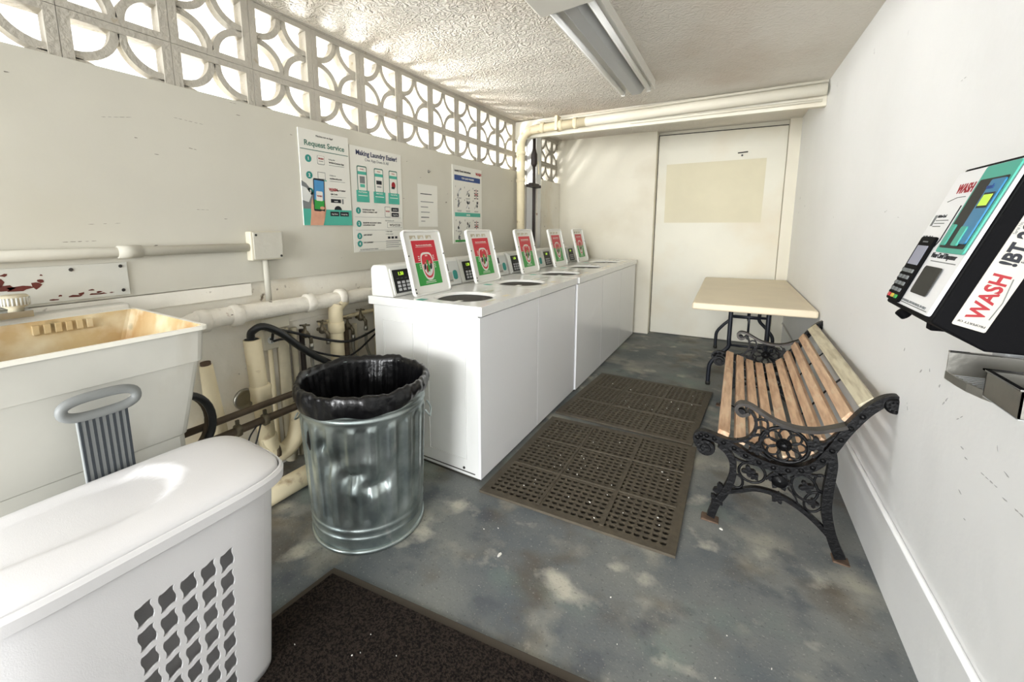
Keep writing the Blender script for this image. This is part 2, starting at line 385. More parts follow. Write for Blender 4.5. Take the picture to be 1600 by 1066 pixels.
d = MB(); d.hexa([(-.765, YD - .002, 1.372), (.184, YD - .002, 1.352), (.184, YD, 1.352), (-.765, YD, 1.372), (-.768, YD - .002, 2.052), (.19, YD - .002, 2.027), (.19, YD, 2.027), (-.768, YD, 2.052)], 'beige_patch')
dp = d.build('trim_3', kind='structure')
d = MB(); d.tube([(-.07, YD - .012, 2.105), (.02, YD - .012, 2.108)], .006, 'iron_worn', 8); d.tube([(-.03, YD - .003, 2.075), (-.03, YD - .03, 2.075)], .009, 'iron_worn', 8)
d.build('door_latch', label='small worn latch near the top of the white back door panel', cat='latch')
# beam and column
d = MB(); Y0, Y1 = 4.15, 4.21
d.hexa([(-2.09, Y0, 2.285), (RX(Y0), Y0, 2.185), (RX(Y1), Y1, 2.185), (-2.09, Y1, 2.285), (-2.09, Y0, 2.46), (RX(Y0), Y0, 2.40), (RX(Y1), Y1, 2.40), (-2.09, Y1, 2.46)], 'door_paint')
d.build('trim_4', kind='structure', bev=0.004)
d = MB(); d.box(-2.09, -1.965, 4.44, 4.58, 0, 2.40, 'right_paint'); d.build('trim_5', kind='structure', bev=0.01)

# breeze blocks: quarter arcs around the four corners of each block
def block(B, y0, z0, z1=None):
    w_, h_ = 0.36, 0.325; x0, x1 = -2.148, -2.084; e = 0.036; ez = .028
    B.box(x0, x1, y0 + .001, y0 + e, z0 + .001, z0 + h_ - .001, 'block_paint'); B.box(x0, x1, y0 + w_ - e, y0 + w_ - .001, z0 + .001, z0 + h_ - .001, 'block_paint')
    B.box(x0, x1, y0 + e, y0 + w_ - e, z0 + .001, z0 + ez, 'block_paint'); B.box(x0, x1, y0 + e, y0 + w_ - e, z0 + h_ - ez, z0 + h_ - .001, 'block_paint')
    iw, ih = w_ - 2 * e, h_ - 2 * ez; a, b_ = iw / 2, ih / 2; th = 0.027; n = 10
    for sx_, sy_ in ((0, 0), (1, 0), (1, 1), (0, 1)):
        cy = y0 + e + iw * sx_; cz = z0 + ez + ih * sy_; dy = 1 if sx_ == 0 else -1; dz = 1 if sy_ == 0 else -1
        poly_o = [(cy + dy * (a + .003) * math.cos(t_), cz + dz * (b_ + .003) * math.sin(t_)) for t_ in [PI / 2 * k / n for k in range(n + 1)]]
        poly_i = [(cy + dy * (a - th) * math.cos(t_), cz + dz * (b_ - th) * math.sin(t_)) for t_ in [PI / 2 * k / n for k in range(n + 1)]]
        vs_ = []
        for x in (x0 + .012, x1 - .008):
            vs_ += [(x, p[0], p[1]) for p in poly_o] + [(x, p[0], p[1]) for p in poly_i]
        k = n + 1; fs_ = []
        for i in range(n):
            fs_ += [(i, i + 1, k + i + 1, k + i), (2 * k + i, 3 * k + i, 3 * k + i + 1, 2 * k + i + 1), (i, 2 * k + i, 2 * k + i + 1, i + 1), (k + i, k + i + 1, 3 * k + i + 1, 3 * k + i)]
        B.add(vs_, fs_, 'block_paint')
for idx, (ka, kb) in enumerate(((-3, 11), (11, 14))):
    B = MB()
    for k in range(ka, kb):
        y = 0.51 + 0.36 * k
        block(B, y, 2.125); block(B, y, 1.80)
    if idx == 0: B.box(-2.185, -2.08, -.57, 4.47, 2.45, 2.50, 'block_paint')
    else: B.box(-2.185, -2.08, 4.47, 5.398, 2.45, 2.50, 'block_paint')
    B.build('window_%d' % (idx + 1), kind='structure')
# low rail and conduit along the right wall
d = MB(); d.tube([(RX(-.5) - .008, -.5, .278), (RX(5.4) - .008, 5.4, .285)], .0085, 'right_paint', 10); d.build('trim_6', kind='structure')

# ------------------------------------------------------------------ pipes on ceiling and left wall
def pipething(name, label, cat, parts):
    B = MB()
    for p in parts: B.tube(*p)
    return B.build(name, label=label, cat=cat, origin=parts[0][0][0])
py = 4.09
arc = [(-1.99, py, 0.94), (-1.99, py, 2.20)] + [(-1.99 + .14 * (1 - math.cos(a)), py, 2.20 + .14 * math.sin(a)) for a in [PI / 2 * k / 6 for k in range(1, 7)]] + [(-1.3, py, 2.335)]
root = thing('drain_pipe', 'cream painted drain pipe running down the wall and across under the ceiling beam', 'pipe', (-1.99, py, .94))
def sub(B, name, root, **k):
    o = B.build(name, origin=root.location, **k); o.location = (0, 0, 0); o.parent = root; return o
B = MB(); B.tube(arc, .042, 'pipe_cream', 16); B.tube([(-1.3, py, 2.335), (RX(py) - .015, py, 2.29)], .042, 'back_paint', 16); sub(B, 'pipe_run', root)
for x, z in ((-1.74, 2.345), (-1.55, 2.34), (-1.40, 2.338)):
    B = MB(); B.lathe((x, py, z - (0.0)), [(.046, -.02), (.052, -.015), (.052, .015), (.046, .02)], 'pipe_cream', 16, axis='x'); sub(B, 'pipe_collar', root)
for z in (1.84, 2.12, 1.2):
    B = MB(); B.lathe((-1.99, py, z), [(.043, -.02), (.049, -.015), (.049, .015), (.043, .02)], 'pipe_cream', 16); sub(B, 'pipe_collar', root)
B = MB(); B.box(-1.60, -1.57, py - .05, py + .05, 2.29, 2.43, 'pipe_cream'); sub(B, 'hanger_strap', root, bev=.004)
pipething('conduit', 'thin cream conduit above the big drain pipe along the ceiling beam', 'conduit',
          [([(-1.86, 4.118, 2.405), (-1.3, 4.118, 2.398), (RX(4.1) - .005, 4.118, 2.352)], .013, 'back_paint', 8)])
pipething('conduit', 'thin grey conduit tucked below the big drain pipe at the right end of the beam', 'conduit',
          [([(-.9, 4.135, 2.272), (RX(4.1) - .03, 4.135, 2.225)], .011, 'back_paint', 8)])
root = thing('vent_pipe', 'dark brown vertical pipe beside the cream drain pipe near the back corner', 'pipe', (-1.93, 4.30, 0.94))
B = MB(); B.tube([(-1.93, 4.30, .94), (-1.93, 4.30, 2.30)], .017, 'pipe_black', 12); sub(B, 'pipe_run', root)
B = MB(); B.lathe((-1.93, 4.30, 2.10), [(.018, -.1), (.034, -.07), (.034, .03), (.024, .06), (.018, .09)], 'pipe_black', 12); sub(B, 'coupling', root)
B = MB(); B.box(-1.965, -1.895, 4.17, 4.42, 1.775, 1.805, 'pipe_black'); B.box(-1.95, -1.91, 4.2, 4.4, 1.805, 1.82, 'pipe_black'); sub(B, 'wall_bracket', root, bev=.004)
B = MB(); B.tube([(-1.90, 4.335, 2.06), (-1.895, 4.35, 1.95), (-1.895, 4.345, 1.92)], .006, 'pipe_cream', 8); sub(B, 'loose_strap', root)
pipething('conduit', 'slim white conduit standing against the column beside the dark pipe', 'conduit',
          [([(-1.93, 4.375, .94), (-1.93, 4.375, 1.77)], .012, 'pipe_white', 10)])

# junction box and its conduits
root = thing('junction_box', 'square white junction box on the left wall above the pipes', 'junction box', (WX, 1.19, 1.175))
B = MB(); B.box(WX, WX + .05, 1.105, 1.275, 1.172, 1.318, 'outlet_plate'); sub(B, 'box_body', root, bev=.006)
B = MB(); B.box(WX + .05, WX + .056, 1.115, 1.272, 1.178, 1.314, 'wall_left_paint'); sub(B, 'cover', root, bev=.003)
for y, z in ((1.13, 1.30), (1.26, 1.19)):
    B = MB(); B.lathe((WX + .056, y, z), [(.006, 0), (.006, .003)], 'hole_dark', 8, axis='x'); sub(B, 'screw', root)
pipething('conduit', 'white horizontal conduit on the left wall leading to the junction box', 'conduit',
          [([(-2.042, -.55, 1.243), (-2.042, .55, 1.241), (-2.042, 1.105, 1.240)], .020, 'wall_left_paint', 12), ([(-2.042, .58, 1.241), (-2.042, .66, 1.241)], .025, 'wall_left_paint', 12)])
pipething('conduit', 'short white vertical conduit below the junction box', 'conduit', [([(-2.045, 1.19, 1.172), (-2.045, 1.19, .955)], .015, 'wall_left_paint', 10)])
# chipped metal plate
root = thing('metal_plate', 'white painted metal plate with flaking rusty patches above the utility sink', 'plate', (WX, .1, 1.07))
B = MB(); B.box(WX, WX + .008, -.45, .61, 1.068, 1.20, 'metal_plate'); sub(B, 'plate_sheet', root, bev=.002)
B = MB(); random.seed(11)
def chip(B, y, z, sy, sz, x=WX + .0086):
    n = random.randint(7, 10); p = []
    for k in range(n):
        a = 2 * PI * k / n; r_ = random.uniform(.45, 1); p.append((y + sy * r_ * math.cos(a), z + sz * r_ * math.sin(a)))
    B.prism(p, x - .001, x, 'chip_rust', axis='x')
for y, z, sy, sz in ((.30, 1.128, .04, .012), (.27, 1.133, .04, .012), (.345, 1.137, .016, .02), (.355, 1.15, .012, .008), (.258, 1.155, .014, .022), (.27, 1.178, .012, .006), (.44, 1.083, .03, .007), (.46, 1.09, .014, .008), (.40, 1.09, .006, .005), (.5, 1.083, .024, .005), (.51, 1.09, .014, .006), (.49, 1.1, .012, .004), (.55, 1.083, .01, .003), (.36, 1.17, .006, .004), (.52, 1.083, .02, .004), (.38, 1.078, .02, .004), (.15, 1.12, .05, .03), (.0, 1.1, .08, .02)):
    B = MB(); chip(B, y, z, sy, sz); sub(B, 'rust_patch', root)
for y, z in ((.588, 1.185), (.588, 1.088), (.44, 1.183)):
    B = MB(); B.lathe((WX + .008, y, z), [(.007, 0), (.006, .003)], 'iron_worn', 8, axis='x'); sub(B, 'screw', root)

# ------------------------------------------------------------------ pipework behind the bin
P = pipething
root = thing('waste_pipe', 'thick white flaking drain pipe running along the left wall between sink and washers', 'pipe', (-2.0, 1.3, .92))
B = MB(); B.tube(smooth_path([(-2.03, .62, .78), (-2.01, .70, .86), (-2.0, .80, .915), (-2.0, .9, .92), (-2.0, 1.09, .918), (-2.0, 1.4, .912), (-2.0, 2.3, .895)], 5), .043, 'pipe_white', 18); sub(B, 'pipe_run', root)
for y in (.84, .99, 1.40, 1.62):
    B = MB(); B.lathe((-2.0, y, .915), [(.044, -.028), (.053, -.02), (.053, .02), (.044, .028)], 'pipe_white', 18, axis='y'); sub(B, 'pipe_collar', root)
B = MB(); B.tube(smooth_path([(-2.0, 1.64, .90), (-1.99, 1.585, .865), (-1.985, 1.565, .80), (-1.985, 1.565, .06)], 5), .042, 'pipe_cream', 18); B.lathe((-1.985, 1.565, .74), [(.043, -.03), (.049, -.025), (.049, .03), (.043, .034)], 'pipe_cream', 18); sub(B, 'branch', root)
root = thing('standpipe', 'open topped cream standpipe with a curved trap behind the metal bin', 'pipe', (-1.985, 1.05, .2))
B = MB(); B.tube([(-1.985, 1.05, .785), (-1.985, 1.085, .20)], .042, 'pipe_cream', 18); B.lathe((-1.985, 1.05, .7865), [(.036, 0), (.0, .0005)], 'hole_dark', 18); sub(B, 'pipe_run', root)
B = MB(); B.lathe((-1.983, 1.07, .50), [(.043, -.04), (.052, -.03), (.050, .0), (.054, .03), (.043, .045)], 'pipe_cream', 14); sub(B, 'collar', root)
B = MB(); B.tube(smooth_path([(-1.985, 1.085, .26), (-1.985, 1.10, .18), (-1.985, 1.16, .13), (-1.985, 1.235, .17), (-1.985, 1.265, .26), (-1.985, 1.275, .36)], 5), .046, 'pipe_cream', 16)
sub(B, 'trap', root)
B = MB(); B.lathe((-1.985, 1.115, .16), [(.05, -.012), (.05, .012)], 'pipe_brown', 14, axis='y'); sub(B, 'collar', root)
P('drain_hose', 'thick black drain hose arching out of the standpipe towards the washers', 'hose',
  [(smooth_path([(-1.985, 1.055, .70), (-1.985, 1.045, .80), (-1.97, 1.055, .832), (-1.95, 1.095, .845), (-1.95, 1.187, .79), (-1.95, 1.292, .69), (-1.95, 1.43, .58), (-1.96, 1.60, .48), (-1.97, 1.9, .42)], 5), .019, 'hose_black', 12)])
root = thing('outlet_box', 'cream electrical outlet box under the thick white drain pipe', 'outlet', (-2.09, 1.2, .69))
B = MB(); B.box(-2.09, -2.045, 1.145, 1.265, .69, .795, 'outlet_plate'); sub(B, 'box_body', root, bev=.004)
B = MB(); B.lathe((-2.045, 1.185, .742), [(.022, 0), (.02, .003)], 'paper_grey', 14, axis='x')
for y, z in ((1.178, .748), (1.192, .748), (1.185, .732)): B.box(-2.042, -2.0405, y - .002, y + .002, z - .005, z + .005, 'hole_dark')
sub(B, 'socket', root)
root = thing('cable_box', 'cream painted box above the outlet under the thick drain pipe', 'box', (-2.09, 1.2, .8))
B = MB(); B.box(-2.09, -2.03, 1.13, 1.29, .80, .865, 'outlet_plate'); sub(B, 'box_body', root, bev=.005)
P('conduit', 'thin cream conduit dropping from the outlet box', 'conduit', [([(-2.065, 1.185, .69), (-2.065, 1.19, .02)], .012, 'pipe_cream', 10)])
P('wall_pipe', 'wide grey-cream pipe standing behind the outlet box', 'pipe', [([(-2.055, 1.255, .79), (-2.055, 1.255, .02)], .032, 'pipe_grey', 12)])
P('water_pipe', 'narrow cream water pipe right of the wide grey pipe', 'pipe', [([(-2.055, 1.325, .78), (-2.055, 1.325, .02)], .018, 'pipe_grey', 10)])
P('water_pipe', 'dark brown water pipe under the first pair of taps', 'pipe', [([(-2.055, 1.375, .76), (-2.055, 1.375, .02)], .015, 'pipe_black', 10)])
P('water_pipe', 'bare brown water pipe beside the cream drain branch', 'pipe', [([(-2.04, 1.68, .70), (-2.04, 1.68, .02)], .018, 'pipe_brown', 10)])
P('water_pipe', 'grey water pipe rising to the taps next to the washers', 'pipe', [([(-2.04, 1.75, .72), (-2.04, 1.75, .02)], .018, 'pipe_grey', 10)])
P('wall_pipe', 'cream pipe half hidden behind the first washer', 'pipe', [([(-2.03, 1.95, .84), (-2.03, 1.95, .02)], .028, 'pipe_cream', 12)])
P('water_pipe', 'thin horizontal cream water pipe below the wall ledge', 'pipe', [([(-2.06, 1.50, .765), (-2.06, 2.2, .785)], .013, 'pipe_cream', 10)])
d = MB(); d.box(-2.09, -2.065, 1.29, 2.6, .815, .87, 'masonry_paint'); d.build('trim_7', kind='structure', bev=.003)
d = MB(); d.box(-2.09, -2.072, -.6, 1.12, .99, 1.055, 'masonry_paint'); d.build('trim_8', kind='structure', bev=.003)
def tap(y, z, label, x=-2.02, flip=1):
    r0 = thing('water_tap', label, 'tap', (x, y, z), group='hose taps on the pipes beside the washers')
    B = MB(); B.tube([(x - .04, y, z), (x + .03, y, z)], .012, 'valve_metal', 10); B.lathe((x, y, z), [(.012, -.02), (.02, -.012), (.02, .012), (.01, .022), (.006, .05)], 'valve_metal', 12)
    B.tube([(x + .02, y, z), (x + .035, y + .01 * flip, z - .02), (x + .035, y + .01 * flip, z - .05)], .011, 'valve_metal', 10); sub(B, 'tap_body', r0)
    B = MB(); B.tube([(x - .022, y - .018, z + .052), (x + .022, y + .018, z + .052)], .005, 'valve_metal', 8); B.tube([(x - .018, y + .022, z + .052), (x + .018, y - .022, z + .052)], .005, 'valve_metal', 8); B.lathe((x, y, z + .05), [(.008, -.004), (.008, .006)], 'valve_metal', 8); sub(B, 'handle', r0)
    B = MB(); B.lathe((x + .035, y + .01 * flip, z - .07), [(.012, -.012), (.014, 0), (.012, .02)], 'steel', 10); sub(B, 'hose_nut', r0)
    return r0
tap(1.375, .735, 'brass tap directly right of the outlet box', flip=1)
tap(1.49, .735, 'brass tap close to the left of the cream drain branch')
tap(1.68, .72, 'brass tap immediately right of the cream drain branch')
tap(1.79, .755, 'brass tap nearest the washers')
for (y0, y1, lb) in ((1.385, 1.40, 'grey hose hanging from the tap beside the outlet box'), (1.69, 1.80, 'grey hose hanging from the tap right of the cream drain branch'), (1.80, 1.90, 'grey hose curving from the tap nearest the washers')):
    P('supply_hose', lb, 'hose', [(smooth_path([(-1.985, y0, .655), (-1.985, y0, .56), (-1.96, (y0 + y1) / 2, .40), (-1.96, y1 + .03, .30), (-1.96, y1 + .15, .33)], 5), .010, 'steel', 10)])
P('power_cord', 'upper black cord looping from the outlet box towards the washers', 'cord', [(smooth_path([(-2.035, 1.185, .745), (-1.99, 1.17, .80), (-1.98, 1.20, .80), (-1.98, 1.281, .769), (-1.98, 1.441, .70), (-1.93, 1.576, .657), (-1.93, 1.70, .655), (-1.97, 1.92, .68)], 5), .0075, 'cord_black', 8)])
P('power_cord', 'lower black cord sagging below the taps to the washers', 'cord', [(smooth_path([(-2.035, 1.19, .735), (-1.98, 1.24, .74), (-1.97, 1.393, .635), (-1.93, 1.57, .565), (-1.93, 1.67, .575), (-1.96, 1.808, .615), (-1.97, 1.95, .68)], 5), .006, 'cord_black', 8)])
P('steel_rod', 'upper of the two dark bare pipes between sink and metal bin', 'pipe', [([(-1.9, .63, .466), (-1.9, 1.50, .470)], .016, 'rod_dark', 12)])
root = thing('steel_rod', 'lower dark bare pipe with clamps between sink and metal bin', 'pipe', (-1.9, .9, .39))
B = MB(); B.tube([(-1.9, .63, .385), (-1.9, 1.50, .397)], .019, 'rod_dark', 12); sub(B, 'pipe_run', root)
for y in (.90, 1.035):
    B = MB(); B.lathe((-1.9, y, .389), [(.02, -.014), (.03, -.01), (.03, .01), (.02, .014)], 'valve_metal', 10, axis='y'); B.box(-1.905, -1.895, y - .008, y + .008, .41, .44, 'valve_metal'); sub(B, 'clamp', root)
P('wall_pipe', 'cream pipe with rusty top leaning beside the sink', 'pipe', [([(-2.0, .835, .71), (-1.99, .86, .28), (-1.99, .87, .1)], [.028, .045, .048], 'pipe_cream', 14), ([(-2.0, .834, .725), (-2.0, .835, .705)], .022, 'rust', 10)])
B = MB(); B.tube([(-1.84, .672 + .10 * math.cos(a), .52 + .13 * math.sin(a)) for a in [2 * PI * k / 28 for k in range(28)]], .016, 'hose_black', 10, closed=True)
B.tube([(-1.868, .668 + .10 * math.cos(a), .52 + .13 * math.sin(a)) for a in [2 * PI * k / 28 for k in range(28)]], .016, 'pipe_brown', 10, closed=True)
B.build('hose_coil', label='dark coiled hose hanging beside the sink edge', cat='hose', origin=(-1.86, .67, .4))
P('floor_pipe', 'fat cream pipe lying on the floor behind the metal bin', 'pipe', [([(-1.80, .55, .052), (-1.80, 1.62, .052)], .050, 'pipe_cream', 16)])
B = MB(); B.lathe((-2.09, 1.035, .455), [(.055, 0), (.055, .012), (.048, .016), (.03, .010)], 'steel', 20, axis='x'); B.build('pipe_flange', label='round grey metal plate on the wall beside the standpipe', cat='plate', origin=(-2.09, 1.035, .4))
P('thin_wire', 'small loop of black wire below the lower dark pipe', 'wire', [(smooth_path([(-1.88, .98, .385), (-1.88, .94, .34), (-1.88, .925, .28), (-1.88, .95, .25)], 5), .004, 'cord_black', 6), (smooth_path([(-1.88, 1.0, .385), (-1.88, .98, .33), (-1.88, .955, .27)], 5), .004, 'cord_black', 6)])

# ------------------------------------------------------------------ posters (local frame: x = +Y along the wall, y = up, out = +X)
def wallframe(y, z, x=WX): return frame((x, y, z), (0, 1, 0), (0, 0, 1))
B = MB(); B.T = wallframe(1.445, 1.352); W_, H_ = .35, .535
B.box(0, W_, 0, H_, 0.001, .008, 'paper'); h = .0086
B.rect(.006, W_ - .006, H_ - .112, H_ - .108, h, 'ink_green')
B.text('Machine not on App?', .014, W_ / 2, H_ - .032, h, 'ink', 'CENTER'); B.text('Request Service', .042, W_ / 2, H_ - .088, h, 'ink_green', 'CENTER', bold=.0006, sx=1.05)
for k in range(3):
    y = H_ - .16 - .092 * k
    B.prism([(.055 + .021 * math.cos(a), y + .021 * math.sin(a)) for a in [2 * PI * q / 20 for q in range(20)]], h - .0005, h, 'teal_dark'); B.text(str(k + 1), .026, .055, y - .009, h + .0006, 'paper', 'CENTER', bold=.0006)
    if k == 0:
        B.rrect(.115, .165, y - .025, y + .025, .006, h - .0005, h, 'ink_grey'); B.rrect(.117, .163, y - .022, y + .024, .006, h, h + .0005, 'paper'); B.text('WASH', .013, .140, y + .004, h + .001, 'ink_red', 'CENTER', bold=.0005); B.rect(.125, .155, y - .008, y - .005, h + .001, 'ink_grey')
    if k == 1:
        B.rect(.112, .165, y - .018, y + .024, h, 'ink_grey'); B.rect(.115, .162, y - .014, y + .021, h + .0006, 'paper'); B.rect(.106, .172, y - .026, y - .020, h, 'teal')
    L_ = (('Using the', 'WASH-Connect App'), ('Online at', 'washlaundry.com'), ('Scan', 'QR Code'))[k]
    B.text(L_[0], .012, .195, y + .008, h, 'ink_grey'); B.text(L_[1], .013, .195, y - .010, h, 'ink', bold=.0002)
    B.rect(.195, .31, y - .022, y - .020, h, 'ink_grey')
B.rect(0, W_, .0, .093, h, 'teal')
B.prism([(0, .093), (.06, .093), (.085, .15), (.07, .19), (.03, .235), (0, .25)], h - .0005, h, 'ink_grey'); B.prism([(0, .14), (.04, .13), (.06, .17), (.03, .21), (0, .22)], h, h + .0005, 'paper_grey')
B.prism([(.04, 0), (.13, 0), (.145, .045), (.155, .09), (.150, .15), (.14, .12), (.07, .11), (.065, .16), (.055, .12), (.05, .06)], h, h + .0008, 'skin')
B.T = B.T @ Matrix.Rotation(-.04, 4, 'Z')
B.rrect(.067, .143, .085, .272, .009, h, h + .0016, 'ink'); B.rect(.072, .138, .150, .262, h + .0022, 'photo_blue'); B.rect(.072, .138, .096, .150, h + .0022, 'green'); B.rrect(.084, .128, .145, .20, .006, h + .002, h + .003, 'paper'); B.text('WASH', .012, .106, .168, h + .0036, 'ink_red', 'CENTER', bold=.0004)
B.T = wallframe(1.445, 1.352)
for yy, xx in ((.10, .128), (.075, .128), (.055, .125)): B.prism([(xx + .016 * math.cos(a), yy + .009 * math.sin(a)) for a in [2 * PI * q / 12 for q in range(12)]], h + .002, h + .003, 'skin')
B.text('WASH', .022, .185, .205, h, 'ink_red', bold=.001); B.text('Pay it better', .014, .24, .206, h, 'ink', bold=.0004)
B.rect(.195, .27, .135, .157, h, 'ink'); B.rect(.278, .29, .130, .160, h, 'ink_grey'); B.text('wash', .014, .232, .140, h + .0006, 'paper', 'CENTER')
B.prism([(.245 + .028 * math.cos(a), .093 + .024 * math.sin(a)) for a in [PI * q / 12 for q in range(13)]], h, h + .0005, 'ink')
B.rrect(.185, .250, .055, .082, .003, h, h + .0006, 'ink'); B.rrect(.258, .325, .055, .082, .003, h, h + .0006, 'ink'); B.text('App Store', .011, .217, .064, h + .001, 'paper', 'CENTER'); B.text('Google Play', .010, .291, .064, h + .001, 'paper', 'CENTER')
B.build('poster', label='poster headed Request Service with a hand holding a phone', cat='poster', origin=(WX, 1.445, 1.352))

B = MB(); B.T = wallframe(1.805, 1.178); W_, H_ = .472, .675
B.box(0, W_, 0, H_, 0.001, .004, 'paper'); h = .0046
B.text('Making Laundry Easier!', .043, W_ / 2 + .005, H_ - .052, h, 'ink_navy', 'CENTER', bold=.0010, sx=.95); B.text('One App Does It All', .026, W_ / 2, H_ - .085, h, 'ink_grey', 'CENTER')
for k, x in enumerate((.095, .245, .385)):
    B.rrect(x - .042, x + .042, .385, .555, .010, h, h + .0006, 'ink_green'); B.rrect(x - .036, x + .036, .40, .548, .007, h, h + .0012, 'paper')
    B.rect(x - .036, x + .036, .50, .52, h + .0016, 'teal'); B.text('WASH', .011, x, .53, h + .0016, 'ink_red', 'CENTER')
    if k == 0: B.rect(x - .022, x + .022, .445, .49, h + .0016, 'ink_grey'); B.rect(x - .02, x + .02, .42, .44, h + .0016, 'teal')
    if k == 1: B.rect(x - .025, x + .025, .45, .475, h + .0016, 'ink'); B.rect(x - .02, x + .02, .43, .438, h + .0016, 'ink_grey')
    if k == 2: B.prism([(x + .02 * math.cos(a), .455 + .025 * math.sin(a)) for a in [2 * PI * q / 10 for q in range(10)]], h + .001, h + .0018, 'ink_red'); B.rect(x - .02, x + .01, .43, .445, h + .002, 'ink')
    B.rect(x - .055, x + .055, .325, .40, h + .0024, 'teal_dark' if k < 0 else 'teal'); B.text(('Find Machine', 'Add Funds', 'Start & Pay')[k], .014, x, .385, h + .0028, 'paper', 'CENTER')
    B.rect(x - .04, x + .04, .365, .369, h + .0028, 'paper')
ty = (.285, .19, .105, .032); tt = (('DOWNLOAD THE', 'WASH-CONNECT APP'), ('REGISTER ACCOUNT USING', 'LOCATION CODE'), ('ADD MONEY', ''), ('DO LAUNDRY', ''))
ty = (.272, .19, .112, .036 + .0)
for k in range(4):
    y = (.270, .185, .105, .035)[k] + (.02 if k == 3 else 0)
    B.prism([(.05 + .021 * math.cos(a), y + .021 * math.sin(a)) for a in [2 * PI * q / 20 for q in range(20)]], h, h + .0005, 'teal_dark'); B.text(str(k + 1), .026, .05, y - .009, h + .001, 'paper', 'CENTER', bold=.0006)
    B.text(tt[k][0], .013, .085, y + .002, h, 'ink', bold=.0002)
    if tt[k][1]: B.text(tt[k][1], .013, .085, y - .013, h, 'ink', bold=.0002)
    if k < 3: B.rect(.02, .45, y - .042, y - .0405, h, 'ink_grey')
B.rrect(.29, .345, .232, .305, .006, h, h + .0005, 'ink_grey'); B.rrect(.293, .342, .235, .302, .005, h, h + .001, 'paper'); B.text('WASH', .014, .317, .268, h + .0014, 'ink_red', 'CENTER', bold=.0004)
for yy in (.272, .236): B.rrect(.355, .43, yy, yy + .028, .003, h, h + .0005, 'ink'); B.text('Google Play' if yy < .25 else 'App Store', .011, .392, yy + .010, h + .001, 'paper', 'CENTER')
B.text('Enter location code:', .011, .29, .205, h, 'ink_grey'); B.rrect(.31, .46, .158, .198, .004, h, h + .0004, 'ink_grey'); B.rrect(.312, .458, .160, .196, .004, h, h + .0008, 'paper'); B.text('WSH2528', .026, .385, .168, h + .0012, 'ink', 'CENTER')
B.text('1. Open wallet', .011, .29, .13, h, 'ink'); B.text('2. Select amount', .011, .29, .112, h, 'ink_grey')
for q in range(3): B.rect(.31 + .036 * q, .335 + .036 * q, .082, .098, h, 'ink')
for q in range(4): B.rect(.29, .44 - .02 * (q % 2), .064 - .014 * q, .068 - .014 * q, h, 'ink_grey')
B.rect(.04, .275, .006, .0075, h, 'ink_grey'); B.text('IN PARTNERSHIP WITH WASH', .012, .05, .012, h, 'ink_grey')
B.build('poster', label='large poster headed Making Laundry Easier with three phone pictures', cat='poster', origin=(WX, 1.805, 1.178))

B = MB(); B.T = wallframe(2.46, 1.345); B.box(0, .245, 0, .325, .001, .002, 'paper'); h = .0026
for y, l, mt in ((.25, .14, 'ink'), (.19, .16, 'ink_grey'), (.15, .09, 'ink_grey'), (.11, .11, 'ink_grey'), (.07, .10, 'ink'), (.04, .05, 'ink_grey')): B.rect(.03, .03 + l, y, y + .006, h, mt)
B.build('notice_sheet', label='small white paper notice with faint lines between the posters and the instruction chart', cat='notice', origin=(WX, 2.46, 1.345))
B = MB(); B.T = wallframe(2.915, 1.20); W_, H_ = .48, .67
B.box(0, W_, 0, H_, 0.001, .006, 'paper'); h = .0066
B.text('Laundry Room Instructions', .026, .03, H_ - .052, h, 'ink', bold=.0006, sx=.9); B.text('WASH', .034, .375, H_ - .056, h, 'ink_red', bold=.0018)
B.rect(.03, W_ - .03, H_ - .125, H_ - .08, h, 'ink_blue'); B.text('TOP LOAD WASHER', .022, W_ / 2, H_ - .11, h + .0006, 'paper', 'CENTER', bold=.0004)
B.rect(.03, W_ - .03, .235, .270, h, 'teal'); B.text('DRYER', .02, W_ / 2, .243, h + .0006, 'paper', 'CENTER', bold=.0004)
B.rect(.03, .30, .012, .030, h, 'green')
random.seed(5)
for rw, y in enumerate((.43, .32, .14, .05)):
    for cl in range(3):
        x = .10 + .14 * cl
        B.text(str((rw % 2) * 3 + cl + 1), .018, x - .055, y + .055, h, 'ink', 'CENTER', bold=.0005)
        if cl == 2 and rw in (0, 2):
            B.rect(x - .003, x + .003, y - .03, y + .06, h + .0004, 'ink_red')
            for q in range(4): B.rect(x - .035, x - .010, y - .03 + .024 * q, y - .022 + .024 * q, h, 'ink'); B.rect(x + .010, x + .035, y - .03 + .024 * q, y - .022 + .024 * q, h, 'ink')
            B.rect(x - .03, x + .03, y + .005, y + .013, h + .0008, 'ink_red')
        else:
            for q in range(5):
                px_, py_ = x + random.uniform(-.025, .025), y + random.uniform(-.01, .05); rr_ = random.uniform(.006, .014)
                B.prism([(px_ + rr_ * random.uniform(.6, 1.3) * math.cos(a), py_ + rr_ * 1.3 * math.sin(a)) for a in [2 * PI * q_ / 9 for q_ in range(9)]], h, h + .0004 + q * .0001, random.choice(('ink', 'ink_grey', 'ink_grey', 'paper_grey')))
            B.tube([(x - .03, y - .01, h), (x, y + .03, h), (x + .03, y + .045, h)], .0016, 'ink', 5); B.rect(x - .035, x + .035, y - .034, y - .030, h, 'ink_grey'); B.rect(x - .03, x + .03, y - .042, y - .039, h, 'ink_grey')
B.build('instruction_chart', label='white instruction chart with blue and green bars behind the second washer', cat='chart', origin=(WX, 2.915, 1.20))
B = MB(); B.lathe((WX, 2.60, 1.775), [(.012, 0), (.012, .004), (.005, .006), (.005, .02), (0, .022)], 'steel', 10, axis='x'); B.build('wall_hook', label='tiny metal hook above the small paper notice', cat='hook', origin=(WX, 2.60, 1.775))

